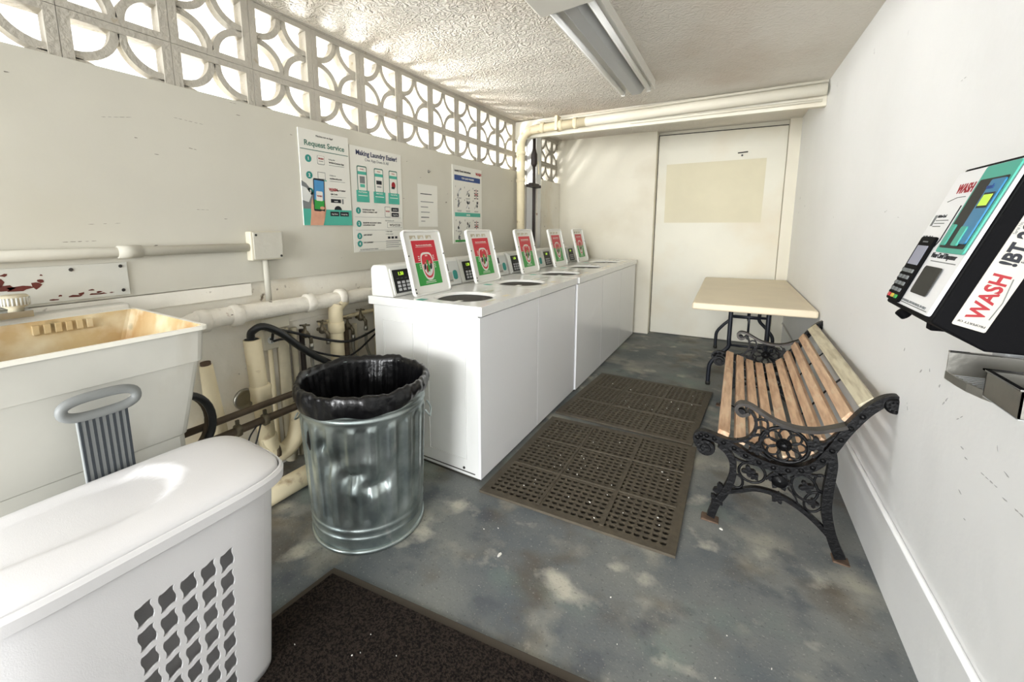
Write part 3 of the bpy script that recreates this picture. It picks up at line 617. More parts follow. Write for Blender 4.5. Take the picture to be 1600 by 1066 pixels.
# ------------------------------------------------------------------ light fixture
FZ = 2.335
root = thing('light_fixture', 'twin-tube fluorescent ceiling light, switched off, with a white end cover', 'light', (-.735, 2.75, FZ))
def S2(B, name, **k):
    o = B.build(name, origin=(-.735, 2.75, FZ), **k); o.location = (0, 0, 0); o.parent = root; return o
B = MB(); B.box(-.83, -.588, 1.7, 3.45, FZ, FZ + .055, 'fixture_white'); S2(B, 'housing', bev=.003)
B = MB(); B.prism([(-.765, FZ + .001), (-.74, FZ - .035), (-.678, FZ - .035), (-.653, FZ + .001)][::-1], 1.72, 3.42, 'fixture_grey', axis='y'); S2(B, 'reflector', bev=.004)
for x in (-.797, -.620):
    B = MB(); B.tube([(x, 1.9, FZ - .022), (x, 3.38, FZ - .022)], .0145, 'tube_white', 14); S2(B, 'tube')
    B = MB(); B.box(x - .013, x + .013, 3.38, 3.40, FZ - .04, FZ, 'fixture_white'); S2(B, 'lamp_holder', bev=.003)
for x in (-.828, -.590):
    B = MB(); B.box(x - .004, x + .004, 1.9, 3.45, FZ - .012, FZ, 'fixture_white'); S2(B, 'side_lip')
B = MB(); B.box(-.84, -.578, 1.62, 1.93, FZ - .052, FZ, 'fixture_white'); S2(B, 'end_cover', bev=.008)

# ------------------------------------------------------------------ utility sink
SZ = 1.019; sx1 = -1.385; sx0 = -2.045; sy1 = .60; sy0 = -.12
root = thing('utility_sink', 'stained white plastic utility sink against the left wall', 'sink', (-1.7, .25, 0))
def S3(B, name, **k): return sub(B, name, root, **k)
B = MB()
def ring(x0, x1, y0, y1, z, r=.02): return [(p[0], p[1], z) for p in rr(x0, x1, y0, y1, r, 3)]
def loft(B, rings, mt, smooth=False, flip=False):
    n = len(rings[0]); vs = [p for r_ in rings for p in r_]; fs = []
    for i in range(len(rings) - 1):
        for k in range(n):
            q = (i * n + k, i * n + (k + 1) % n, (i + 1) * n + (k + 1) % n, (i + 1) * n + k); fs.append(q[::-1] if flip else q)
    B.add(vs, fs, mt, smooth)
loft(B, [ring(-1.96, -1.475, -.03, .535, .44), ring(-1.96, -1.472, -.03, .535, .655), ring(-1.955, -1.466, -.03, .54, .66), ring(-1.985, -1.408, -.07, .575, .905), ring(-1.987, -1.402, -.09, .583, .907), ring(-2.0, -1.39, -.1, .59, SZ - .004)], 'sink_out')
S3(B, 'basin')
B = MB(); loft(B, [ring(sx0, sx1, sy0, sy1, SZ - .012, .02), ring(sx0, sx1, sy0, sy1, SZ, .02), ring(-1.975, sx1 - .012, sy0 + .012, sy1 - .012, SZ, .02)], 'sink_rim'); S3(B, 'rim')
B = MB(); r1 = ring(-1.975, sx1 - .012, sy0 + .012, sy1 - .012, SZ, .02); r2 = ring(-1.93, -1.51, .0, .49, .67, .04); loft(B, [r1, r2], 'sink_in', flip=True)
n = len(r2); B.add(r2, [list(range(n))], 'sink_in'); S3(B, 'bowl_lining')
B = MB(); B.box(-2.06, -1.985, sy0 + .0, .585, SZ - .02, SZ + .022, 'sink_out'); S3(B, 'back_ledge', bev=.01)
B = MB()
for k in range(6): B.box(-1.980, -1.958, .30 + .028 * k, .318 + .028 * k, SZ - .045, SZ - .012, 'sink_in')
S3(B, 'soap_ribs', bev=.002)
for x, y in ((-1.93, -.0), (-1.93, .5), (-1.48, 0), (-1.48, .5)):
    B = MB(); B.box(x - .02, x + .02, y - .025, y + .025, 0, .44, 'sink_out'); S3(B, 'leg', bev=.004)
# faucet
root = thing('faucet', 'chrome faucet with a round clear plastic knob at the back of the sink', 'faucet', (-1.98, .25, 1.04))
B = MB(); B.box(-2.03, -1.955, -.02, .31, 1.041, 1.062, 'chrome'); B.tube(smooth_path([(-1.99, .12, 1.06), (-1.985, .12, 1.12), (-1.93, .12, 1.14), (-1.83, .12, 1.10), (-1.82, .12, 1.08)], 4), .012, 'hose_black', 10); sub(B, 'spout_body', root, bev=.008)
B = MB(); B.lathe((-1.985, .275, 1.062), [(.020, 0), (.018, .008), (.033, .018), (.034, .05), (.030, .054), (.0, .052)], 'pipe_grey', 22)
for k in range(22): B.tube([(-1.985 + .034 * math.cos(2 * PI * k / 22), .275 + .034 * math.sin(2 * PI * k / 22), 1.082), (-1.985 + .034 * math.cos(2 * PI * k / 22), .275 + .034 * math.sin(2 * PI * k / 22), 1.108)], .003, 'paper_grey', 6)
sub(B, 'knob', root)
# grey ribbed board with oval handle leaning on the sink
root = thing('washboard', 'grey ribbed plastic board with an oval handle standing between hamper and sink', 'washboard', (-1.41, .32, .35))
m_ = frame((-1.408, .325, .30), (0, 1, 0), (.10, -.03, 1))
B = MB(); B.T = m_; B.rrect(-.053, .053, 0, .55, .006, -.012, .0, 'rib_grey'); sub(B, 'panel', root, bev=.002)
B = MB(); B.T = m_
for k in range(8): B.box(-.050 + .0137 * k, -.0445 + .0137 * k, .004, .545, .0, .004, 'rib_dark')
sub(B, 'ribs', root)
B = MB(); B.T = m_; B.tube([(.0 + .076 * (abs(math.cos(a)) ** .7) * (1 if math.cos(a) > 0 else -1), .575 + .026 * (abs(math.sin(a)) ** .8) * (1 if math.sin(a) > 0 else -1), -.004) for a in [2 * PI * k / 32 for k in range(32)]], .0125, 'handle_grey', 12, closed=True); sub(B, 'handle', root)

# ------------------------------------------------------------------ laundry hamper
hx, hy = -1.19, .29
root = thing('laundry_hamper', 'white plastic laundry hamper with a lid and wavy cut-out holes', 'hamper', (hx, hy, 0))
hamper_root = root
def sup(hwx, hwy, z, n=56, e=4.0, cx=hx, cy=hy):
    out = []
    for k in range(n):
        a = 2 * PI * k / n; ca, sa = math.cos(a), math.sin(a)
        out.append((cx + hwx * abs(ca) ** (2 / e) * (1 if ca >= 0 else -1), cy + hwy * abs(sa) ** (2 / e) * (1 if sa >= 0 else -1), z))
    return out
# body sides: shaped wall with real cut-outs on the side facing the room
def hw(z):  # half widths at height z
    k = z / .60
    return .122 + .043 * k, .275 + .035 * k
B = MB(); rings = []
for z in (0, .02, .3, .60): a, b_ = hw(z); rings.append(sup(a, b_, z, e=5))
n = 56
vs = [p for r_ in rings for p in r_]; fs = []
def frontcol(k):   # columns of the loft on the +x side replaced by the pierced panel
    p = rings[2][k]; q = rings[2][(k + 1) % n]; return p[0] > hx + .13 and q[0] > hx + .13 and -.0 < p[1] < .58 and -.0 < q[1] < .58
ks = [k for k in range(n) if frontcol(k)]
for i in range(3):
    for k in range(n):
        if i >= 1 and k in ks: continue
        fs.append((i * n + k, i * n + (k + 1) % n, (i + 1) * n + (k + 1) % n, (i + 1) * n + k))
fs.append(list(range(n))[::-1])
B.add(vs, fs, 'hamper', True)
# pierced panel: strip between y limits, z .02 .. .60
ys_ = sorted(set([round(rings[2][k][1], 5) for k in ks] + [round(rings[2][(k + 1) % n][1], 5) for k in ks])); ylo, yhi = ys_[0], ys_[-1]
def surf(y, z):
    a, b_ = hw(z); t_ = min(abs((y - hy) / hw(.3)[1]), .999); return (hx + a * (1 - t_ ** 5) ** (1 / 5), hy + (y - hy) * b_ / hw(.3)[1], z)
def inner(y, z): p = surf(y, z); return (p[0] - .005, p[1], p[2])
NC, NR = 5, 7; cw, ch = .043, .063; gx0 = .235; gz1 = .490
def panelgrid():
    # frame bands around the grid
    gx1 = gx0 + NC * cw; gz0 = gz1 - NR * ch
    def patch(ya, yb, za, zb, ny_=4, nz_=4):
        vv = []; ff = []
        for j in range(nz_ + 1):
            for i in range(ny_ + 1):
                y = ya + (yb - ya) * i / ny_; z = za + (zb - za) * j / nz_; vv.append(surf(y, z))
        for j in range(nz_):
            for i in range(ny_):
                q = j * (ny_ + 1) + i; ff.append((q, q + 1, q + ny_ + 2, q + ny_ + 1))
        B.add(vv, ff, 'hamper', True)
    patch(ylo, gx0, .02, .60, 6, 12); patch(gx1, yhi, .02, .60, 6, 12); patch(gx0, gx1, gz1, .60, NC, 3); patch(gx0, gx1, .02, gz0, NC, 2)
    for r_ in range(NR):
        for c_ in range(NC):
            ya = gx0 + c_ * cw; zb = gz1 - r_ * ch; za = zb - ch; yc, zc = ya + cw / 2, (za + zb) / 2
            # hole outline: wavy parallelogram, matched point by point to the cell border
            hole = []; bord = []; m2 = 6
            for s_ in range(4):
                for q in range(m2):
                    t_ = q / m2
                    if s_ == 0: u, v_ = -1 + 2 * t_, -1
                    elif s_ == 1: u, v_ = 1, -1 + 2 * t_
                    elif s_ == 2: u, v_ = 1 - 2 * t_, 1
                    else: u, v_ = -1, 1 - 2 * t_
                    bord.append((yc + u * cw / 2, zc + v_ * ch / 2))
                    uu = .70 * u - .13 * math.sin(v_ * PI); vv_ = .78 * v_ + .10 * u + .05 * math.sin(u * PI)
                    hole.append((yc + uu * cw / 2, zc + vv_ * ch / 2))
            K_ = len(hole)
            o3 = [surf(y, z) for y, z in bord] + [surf(y, z) for y, z in hole] + [inner(y, z) for y, z in hole]
            ff = [(i, (i + 1) % K_, K_ + (i + 1) % K_, K_ + i) for i in range(K_)] + [(K_ + i, K_ + (i + 1) % K_, 2 * K_ + (i + 1) % K_, 2 * K_ + i) for i in range(K_)]
            B.add(o3, ff, 'hamper')
panelgrid(); sub(B, 'body', root)
B = MB(); loft(B, [sup(.168, .312, .585, 140, 5), sup(.187, .329, .600, 140, 5), sup(.193, .335, .603, 140, 5), sup(.195, .337, .628, 140, 5), sup(.190, .332, .637, 140, 5), sup(.1865, .3285, .638, 140, 5), sup(.1845, .3265, .630, 140, 5)], 'hamper'); sub(B, 'rim', root)
B = MB(); lv = []; NL = 96
def lid_z(s_):
    return .637 + .031 * (1 - s_ ** 5) ** .5 if s_ < 1 else .632
def sm(t_): t_ = max(0, min(1, t_)); return t_ * t_ * (3 - 2 * t_)
for j in range(27):
    s_ = max(0.02, 1 - (j / 26) ** 1.5)
    rg = sup(.183 * s_, .325 * s_, lid_z(s_) if j else .628, n=NL, e=5 if s_ > .8 else 5 - 3 * (.8 - s_) / .8); rg2 = []
    for (x, y, z_) in rg:
        edge = .41 - 1.1 * (x - hx + .02) ** 2 / .17      # curved step across the lid
        d_ = sm((edge - y) / .022) * sm((hx + .115 - .10 * sm((.30 - y) / .6) - x) / .045) * sm((x - hx + .165) / .05) * sm((y + .12) / .25 + .2)
        rg2.append((x, y, z_ - .017 * d_))
    lv.append(rg2)
loft(B, lv, 'hamper', True); B.add(lv[-1], [list(range(NL))], 'hamper'); sub(B, 'lid', root)

hamper_root.location.z = .016
# ------------------------------------------------------------------ galvanised bin with liner
cx_, cy_ = -1.35, 1.19
root = thing('trash_can', 'dented galvanised metal trash can with vertical ribs', 'trash can', (cx_, cy_, 0))
def bin_r(z, a):
    base = .243 + .028 * z / .66
    rib = 0
    if .12 < z < .555:
        e = min(1, (z - .12) / .03, (.555 - z) / .02); rib = .0055 * e * max(-1, min(1, 1.8 * math.cos(a * 20)))
    dent = 0
    for (da, dz, sa, sz, dd) in ((-1.25, .40, .16, .045, .020), (-.95, .345, .2, .035, .030), (-.60, .29, .2, .03, .026), (-.35, .34, .10, .04, .014), (-1.45, .47, .06, .03, .014), (-.85, .27, .25, .022, -.006), (-.75, .39, .16, .03, -.006)):
        dent += dd * math.exp(-((a - da - (z - dz) * 1.2) / sa) ** 2 - ((z - dz) / sz) ** 2)
    bead = 0
    for zb in (.10, .065, .60, .575, .62): bead += .006 * math.exp(-((z - zb) / .007) ** 2)
    return base + rib - dent + bead
B = MB(); NA, NZ = 260, 110; vs = []; fs = []
for j in range(NZ + 1):
    z = .005 + (.665 - .005) * j / NZ
    for i in range(NA):
        a = 2 * PI * i / NA; a_ = a if a < PI else a - 2 * PI; r_ = bin_r(z, a_); vs.append((cx_ + r_ * math.cos(a), cy_ + r_ * math.sin(a), z))
for j in range(NZ):
    for i in range(NA): i2 = (i + 1) % NA; fs.append((j * NA + i, j * NA + i2, (j + 1) * NA + i2, (j + 1) * NA + i))
fs.append(list(range(NA))[::-1]); B.add(vs, fs, 'galvanised', True); sub(B, 'body', root)
B = MB(); B.lathe((cx_, cy_, 0), [(.24, .0), (.252, .002), (.254, .012), (.247, .018)], 'galvanised', 60); sub(B, 'base_ring', root)
B = MB(); B.tube([(cx_ + .2725 * math.cos(a), cy_ + .2725 * math.sin(a), .663) for a in [2 * PI * k / 64 for k in range(64)]], .006, 'galvanised', 10, closed=True); sub(B, 'rim', root)
for a in (.62, .62 + PI):
    B = MB(); c0 = Vector((cx_ + .275 * math.cos(a), cy_ + .275 * math.sin(a), .53)); t_ = Vector((-math.sin(a), math.cos(a), 0)); o_ = Vector((math.cos(a), math.sin(a), 0))
    B.tube(smooth_path([c0 - t_ * .05 + o_ * .002, c0 - t_ * .045 + o_ * .02 - Vector((0, 0, .03)), c0 + o_ * .022 - Vector((0, 0, .045)), c0 + t_ * .045 + o_ * .02 - Vector((0, 0, .03)), c0 + t_ * .05 + o_ * .002], 5), .004, 'galvanised', 8); sub(B, 'bail_handle', root)
# liner: crumpled skirt over the rim and a sunken inside
B = MB(); NA = 220; random.seed(3)
ph = [random.uniform(0, 6.28) for _ in range(12)]
def wob(a, z, k=1.0): return k * (.004 * math.sin(7 * a + ph[0]) + .003 * math.sin(13 * a + ph[1] + z * 20) + .002 * math.sin(29 * a + ph[2] + z * 35) + .0015 * math.sin(47 * a + ph[3]))
prof = [(.283, .0, 0), (.289, .02, .8), (.291, .04, 1), (.288, .058, 1), (.287, .070, .6), (.280, .078, .3), (.268, .077, .3), (.261, .045, .5), (.250, -.05, 2), (.235, -.15, 3.2), (.22, -.26, 4), (.19, -.36, 5), (.10, -.41, 5), (.0, -.42, 0)]
vs = []; fs = []
for j, (r_, dz, k) in enumerate(prof):
    for i in range(NA):
        a = 2 * PI * i / NA
        low = .608 + .014 * math.sin(2 * a + 1.0) + .008 * math.sin(5 * a + ph[5]) + .004 * math.sin(11 * a + ph[6])
        top = .607
        z = (low if j == 0 else top) + dz + (wob(a, 0, .9) if j in (4, 5, 6) else 0)
        if j in (1, 2): z = low + (top + .07 - low) * (dz / .07)
        rad = max(r_ + wob(a, dz, k * 1.1 if j < 8 else k * .8) + (.007 * math.sin(9 * a + ph[7]) if j > 7 and j < 12 else 0), 0)
        if j < 5: rad = max(rad, .283)
        vs.append((cx_ + rad * math.cos(a), cy_ + rad * math.sin(a), z))
for j in range(len(prof) - 1):
    for i in range(NA): i2 = (i + 1) % NA; fs.append((j * NA + i, j * NA + i2, (j + 1) * NA + i2, (j + 1) * NA + i))
B.add(vs, fs, 'bag', True)
B.build('bin_liner', label='black plastic bin liner folded over the rim of the trash can', cat='bin liner', origin=(cx_, cy_, .5))

# ------------------------------------------------------------------ washers
PW = .712
def washer(first_label):
    r0 = thing('washing_machine', first_label, 'washing machine', (-1.80, 1.662, 0), group='top-load washers in a row')
    def A(B, name, par=None, **k):
        o = B.build(name, parent=par or r0, **k); return o
    # local x 0..0.78 (back to front), y 0..PW
    B = MB(); B.box(.03, .755, .012, PW - .012, .012, .884, 'enamel'); B.box(.03, .755, .012, PW - .012, .0, .012, 'gap_dark')
    for (xa, xb) in ((.10, .33), (.43, .68)):
        for (x_, y_, z_, xx, zz) in ((xa, 0, .10, xb, .104), (xa, 0, .80, xb, .804), (xa, 0, .10, xa + .005, .80), (xb - .005, 0, .10, xb, .80)):
            B.box(x_, xx, .0065, .0125, z_, zz, 'enamel')
    cab = A(B, 'cabinet', bev=.004)
    B = MB(); B.box(.07, .73, .0085, .012, .03, .034, 'gap_dark'); A(B, 'side_seam')
    for x in (.16, .66):
        B = MB(); B.lathe((x, .012, .05), [(.007, 0), (.007, .004)], 'hole_dark', 10, axis='y'); B.v = [Vector((v_.x, 2 * .012 - v_.y, v_.z)) for v_ in B.v]; A(B, 'side_screw')
    B = MB(); B.box(.7555, .772, .002, PW + .0005, .020, .880, 'enamel_panel'); A(B, 'front_panel', bev=.0022, seg=2)
    # deck with an opening
    B = MB(); x0, x1, y0, y1, zt, zb = 0, .785, -.0, PW, .935, .888; n = 48
    cxx, cyy = .525, .25; circ = []; rect_ = []
    for k in range(n):
        a = 2 * PI * (k + .5) / n; ca, sa = math.cos(a), math.sin(a)
        circ.append((cxx + .150 * abs(ca) ** .8 * (1 if ca > 0 else -1), cyy + .155 * abs(sa) ** .8 * (1 if sa > 0 else -1)))
        tx = (x1 - cxx) / ca if ca > 0 else (x0 - cxx) / ca; ty_ = (y1 - cyy) / sa if sa > 0 else (y0 - cyy) / sa; t_ = min(tx, ty_)
        rect_.append([cxx + ca * t_, cyy + sa * t_])
    for cx2, cy2 in ((x0, y0), (x1, y0), (x1, y1), (x0, y1)):
        i = min(range(n), key=lambda k: (rect_[k][0] - cx2) ** 2 + (rect_[k][1] - cy2) ** 2); rect_[i] = [cx2, cy2]
    vs = [(p[0], p[1], zt) for p in rect_] + [(cxx + (p[0] - cxx) * 1.12, cyy + (p[1] - cyy) * 1.12, zt) for p in circ] + [(p[0], p[1], zt - .010) for p in circ] + [(p[0], p[1], zt - .014) for p in circ] + [(p[0], p[1], zb) for p in rect_]
    fs = []
    for k in range(n):
        k2 = (k + 1) % n
        for r_ in range(3): fs.append((r_ * n + k, r_ * n + k2, (r_ + 1) * n + k2, (r_ + 1) * n + k))
        fs.append((k, 4 * n + k, 4 * n + k2, k2))
    B.add(vs, fs, 'enamel'); B.box(.01, .76, .01, PW - .01, zb - .002, zb, 'enamel')
    deck = A(B, 'deck', bev=.006, seg=3)
    B = MB(); B.T = frame((0, 0, zt + .0003), (0, 1, 0), (-1, 0, 0))
    for (u, v_, l, h_, mt) in ((.02, -.40, .05, .05, 'teal'), (.06, -.60, .06, .03, 'paper_grey'), (.35, -.73, .07, .03, 'pipe_grey'), (.42, -.55, .12, .014, 'pipe_grey'), (.42, -.60, .15, .01, 'paper_grey'), (.44, -.50, .10, .01, 'paper_grey'), (.14, -.735, .10, .012, 'pipe_grey')):
        B = MB(); B.T = frame((0, 0, zt + .0003), (0, 1, 0), (-1, 0, 0)); B.rect(u, u + l, v_, v_ + h_, 0.0005, mt, .0004); A(B, 'deck_decal')
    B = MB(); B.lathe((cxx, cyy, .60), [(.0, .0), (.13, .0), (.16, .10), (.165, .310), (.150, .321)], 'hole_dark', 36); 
    A(B, 'tub')
    B = MB(); B.lathe((cxx, cyy, .60), [(.0, .02), (.03, .05), (.035, .24), (.028, .27), (0, .275)], 'paper_grey', 20); A(B, 'agitator')
    B = MB(); B.lathe((cxx, cyy, .868), [(.158, .0), (.140, .008), (.135, .0)], 'paper_grey', 36); A(B, 'tub_ring')
    # control console
    B = MB(); B.prism([(.025, .935), (.195, .937), (.150, 1.108), (.135, 1.118), (.045, 1.118), (.025, 1.10)], .004, PW - .004, 'console_white', axis='y'); con = A(B, 'control_console', bev=.008, seg=3)
    fc = frame((.1945, 0, .940), (0, 1, 0), (-.045, 0, .171)); LH = .170
    B = MB(); B.T = fc; B.rrect(.022, .20, .006, LH - .008, .006, .0, .006, 'console_white'); A(B, 'keypad_bezel', con, bev=.002)
    B = MB(); B.T = fc; B.rrect(.036, .190, .014, LH - .018, .004, .006, .0075, 'panel_black'); h = .0082
    B.text('1.50', .028, .078, LH - .052, h, 'led', bold=.0006)
    for q in range(3):
        for w_ in range(3): B.rrect(.060 + .038 * w_, .084 + .038 * w_, .026 + .021 * q, .041 + .021 * q, .002, .0075, .0095, 'button_grey')
    for q in range(3): B.rect(.06 + .035 * q, .08 + .035 * q, .098, .101, h, 'ink_grey')
    B.rect(.045, .18, .017, .019, h, 'ink_grey'); A(B, 'keypad', con)
    B = MB(); B.T = fc; B.rrect(.50, .69, .006, LH - .006, .006, .0, .010, 'paper_grey'); B.rect(.515, .57, .10, .148, .0106, 'panel_black'); B.rrect(.61, .655, .035, .10, .02, .010, .016, 'teal_dark'); B.rect(.53, .60, .02, .09, .0106, 'sticker_grey'); B.rect(.535, .595, .03, .036, .0112, 'ink_grey'); A(B, 'card_reader', con, bev=.002)
    # lid, standing open
    L0, LW = .075, .35
    lean = Vector((-.09, 0, .375)); lf = frame((.302, L0, .938), (0, 1, 0), lean); HL = .386
    B = MB(); B.T = lf; B.rrect(0, LW, 0, HL, .025, -.016, -.006, 'console_white')
    rim_ = [(p[0], p[1], -.001) for p in rr(.004, LW - .004, .004, HL - .004, .022, 5)]; B.tube(rim_, .007, 'console_white', 8, closed=True)
    lid = A(B, 'lid')
    for u, v_ in ((.012, .235), (LW - .012, .235), (.012, .04), (.012, .02)):
        B = MB(); B.T = lf; B.lathe((u, v_, .004), [(.0045, 0), (.0045, .003)], 'hole_dark', 8); A(B, 'lid_screw', lid)
    B = MB(); B.T = lf; B.box(LW - .004, LW + .006, .215, .245, -.006, .004, 'steel'); A(B, 'lid_catch', lid)
    B = MB(); B.T = lf; B.box(LW - .006, LW + .004, .0, .045, -.01, .0, 'fixture_grey'); A(B, 'hinge', lid)
    B = MB(); B.T = lf; u0, u1, v0, v1 = .066, .284, .055, .325; vm = .193; h = -.0048
    B.box(u0, u1, vm, v1, h - .0006, h, 'red'); B.box(u0, u1, v0, vm, h - .0006, h, 'green'); B.rect(u0, u1, vm - .001, vm + .001, h + .0005, 'paper')
    B.text('Please do not overload this machine', .0105, (u0 + u1) / 2, v1 - .032, h + .0004, 'paper', 'CENTER', bold=.0003, sx=.95)
    B.rect(u0 + .03, u1 - .03, v1 - .040, v1 - .038, h + .0006, 'paper')
    uc = (u0 + u1) / 2
    def shield(s_, hh, mt):
        pts_ = []
        for a in [2 * PI * k / 32 for k in range(32)]:
            ca, sa = math.cos(a), math.sin(a); pw = .55 if sa > 0 else .8
            pts_.append((uc + .050 * s_ * math.copysign(abs(ca) ** pw, ca) * (1 - .12 * max(0, -sa)), .172 + (.070 if sa > 0 else .078) * s_ * math.copysign(abs(sa) ** pw, sa)))
        B.prism(pts_, hh - .0004, hh, mt)
    shield(1.15, h + .0008, 'paper'); shield(.98, h + .0014, 'red'); 
    B.prism([(uc + .046 * math.cos(a), .180 + .072 * math.sin(a)) for a in [PI + PI * k / 16 for k in range(17)]], h + .0014, h + .0019, 'paper_grey')
    shield(.10, h + .0019, 'red')
    for (du, dv, w1, h1, mt) in ((-.030, .165, .016, .045, 'ink'), (-.012, .150, .014, .055, 'ink_red'), (.006, .155, .014, .055, 'green'), (.026, .165, .016, .045, 'ink'), (-.02, .185, .01, .02, 'skin'), (.018, .19, .014, .022, 'skin')):
        B.prism([(uc + du + w1 * .7 * math.cos(a), dv + h1 * .45 * math.sin(a + .4)) for a in [2 * PI * k / 7 for k in range(7)]], h + .0019, h + .0024 + abs(du) * .01, mt)
    B.rrect(uc - .007, uc + .007, .135, .205, .003, h + .0024, h + .003, 'green')
    B.text('MAX', .010, uc, .228, h + .002, 'paper', 'CENTER', bold=.0002)
    for q in range(3): B.rect(uc - .075, uc - .062, .205 + .011 * q, .210 + .011 * q, h + .0006, 'paper'); B.rect(uc + .062, uc + .075, .205 + .011 * q, .210 + .011 * q, h + .0006, 'paper'); B.rect(uc - .075, uc - .064, .155 + .011 * q, .160 + .011 * q, h + .0006, 'paper'); B.rect(uc + .064, uc + .075, .155 + .011 * q, .160 + .011 * q, h + .0006, 'paper')
    B.rect(uc - .045, uc + .045, .075, .079, h + .0006, 'paper'); B.rect(uc - .05, uc + .05, .066, .069, h + .0006, 'paper')
    A(B, 'overload_sticker', lid)
    B = MB(); B.T = lf
    for q in range(3):
        u = .062 + .073 * q; B.rect(u, u + .052, .334, .356, h, 'pipe_grey'); B.prism([(u + .012, .334), (u + .05, .334), (u + .036, .352)], h, h + .0006, 'paper')
    A(B, 'care_label', lid)
    return r0
parent_fix = None
labels = ['washing machine with its open red and green lid, nearest the trash can', 'second washing machine from the trash can, between the first and the middle one', 'middle washing machine of the row of five', 'fourth washing machine, the last but one before the back wall', 'washing machine furthest from the camera, beside the back wall']
w0 = washer(labels[0])
for i, y in enumerate((1.662, 2.377, 3.105, 3.82, 4.535)):
    o = w0 if i == 0 else copy_tree(w0)
    o.location = (-1.80 + (.012 if i > 1 else 0), y, 0); o['label'] = labels[i]
    if i > 0:
        dy = (0, -.06, -.07, -.05, -.05)[i]
        for ch in [k for k in bpy.data.objects if k.parent is o and k.name.split('.')[0] in ('lid',)]:
            ch.location = (0, dy, 0)

# ------------------------------------------------------------------ rubber mats
def mat_mesh(L_, W2, nx_, ny_, kx=0, ky=0, rib=8):
    B = MB(); t_ = .012; cw_ = W2 / nx_; cl = L_ / ny_
    for i in range(nx_):
        for j in range(ny_):
            x0, y0 = i * cw_, j * cl; x1, y1 = x0 + cw_, y0 + cl; xc, yc = (x0 + x1) / 2, (y0 + y1) / 2
            edge = i in (0, nx_ - 1) or j in (0, ny_ - 1) or i % rib == 0 and False
            if edge: B.add([(x0, y0, t_), (x1, y0, t_), (x1, y1, t_), (x0, y1, t_)], [(0, 1, 2, 3)], 'rubber'); continue
            bord = [(x0, y0), (xc, y0), (x1, y0), (x1, yc), (x1, y1), (xc, y1), (x0, y1), (x0, yc)]
            r_ = min(cw_, cl) * .40; hole = [(xc + r_ * math.cos(a), yc + r_ * math.sin(a)) for a in [-.75 * PI + PI / 4 * k for k in range(8)]]
            vv = [(p[0], p[1], t_) for p in bord] + [(p[0], p[1], t_) for p in hole] + [(p[0], p[1], .002) for p in hole]
            ff = [(k, (k + 1) % 8, 8 + (k + 1) % 8, 8 + k) for k in range(8)] + [(8 + k, 8 + (k + 1) % 8, 16 + (k + 1) % 8, 16 + k) for k in range(8)]
            B.add(vv, ff, 'rubber')
    for k in range(1, 3):   # moulded dividing ridges
        x = W2 * k / 3; B.box(x - .007, x + .007, cl, L_ - cl, .010, .0165, 'rubber'); y = L_ * k / 3; B.box(cw_, W2 - cw_, y - .006, y + .006, .010, .016, 'rubber')
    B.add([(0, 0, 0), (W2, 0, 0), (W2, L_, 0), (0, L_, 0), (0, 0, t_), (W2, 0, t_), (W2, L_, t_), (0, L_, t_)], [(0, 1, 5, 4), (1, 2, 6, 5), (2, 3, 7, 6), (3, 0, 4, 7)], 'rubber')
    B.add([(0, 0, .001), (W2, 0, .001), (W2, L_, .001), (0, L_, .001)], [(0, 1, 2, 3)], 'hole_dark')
    B.v = [Vector((v_.x + kx * v_.y, v_.y + ky * v_.x, v_.z)) for v_ in B.v]
    return B
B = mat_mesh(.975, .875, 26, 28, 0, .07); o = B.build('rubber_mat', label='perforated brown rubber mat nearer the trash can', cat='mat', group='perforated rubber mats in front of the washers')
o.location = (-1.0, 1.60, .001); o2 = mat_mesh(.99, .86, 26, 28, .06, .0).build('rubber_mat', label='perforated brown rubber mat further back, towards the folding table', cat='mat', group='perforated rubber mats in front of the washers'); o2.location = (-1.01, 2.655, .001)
# doormat
q = [(-1.23, .889), (-1.36, -.9), (.42, -.9), (.40, 1.125)]
B = MB(); B.prism(q, .0005, .008, 'carpet_edge'); sx_ = lambda p, k: (p[0], p[1])
root = thing('doormat', 'dark brown carpet doormat with a thin rubber edge at the bottom of the picture', 'mat', (-.5, .3, 0))
sub(B, 'rubber_edge', root, bev=.003)
q2 = [(-1.205, .862), (-1.33, -.87), (.39, -.87), (.375, 1.085)]
B = MB(); B.prism(q2, .008, .015, 'carpet'); sub(B, 'pile', root)
# lint
B = MB(); random.seed(8)
def fleck(x, y, z, s_):
    a0 = random.uniform(0, 6.28); n = 6; l = random.uniform(1, 2.6)
    pts_ = []
    for k in range(n):
        a = 2 * PI * k / n; u, v_ = s_ * l * math.cos(a) * random.uniform(.6, 1), s_ * math.sin(a) * random.uniform(.6, 1)
        pts_.append((x + u * math.cos(a0) - v_ * math.sin(a0), y + u * math.sin(a0) + v_ * math.cos(a0)))
    B.prism(pts_, z, z + .0025, 'lint')
for k in range(34): fleck(random.uniform(-.93, -.2), random.uniform(1.70, 2.5), .0137, random.uniform(.001, .003))
for k in range(12): fleck(random.uniform(-.9, -.2), random.uniform(2.8, 3.5), .0137, random.uniform(.0015, .0035))
for k in range(28): fleck(random.uniform(-1.15, -.35), random.uniform(.35, .95) * .9, .0155, random.uniform(.0008, .002))
for k in range(8): fleck(random.uniform(-.9, .3), random.uniform(1.15, 1.5), .0005, random.uniform(.0008, .002))
fleck(.02, 1.95, .0005, .007); fleck(-.72, 1.30, .0005, .008)
B.build('lint', label='white specks of lint scattered over the mats and floor', cat='lint', kind='stuff')

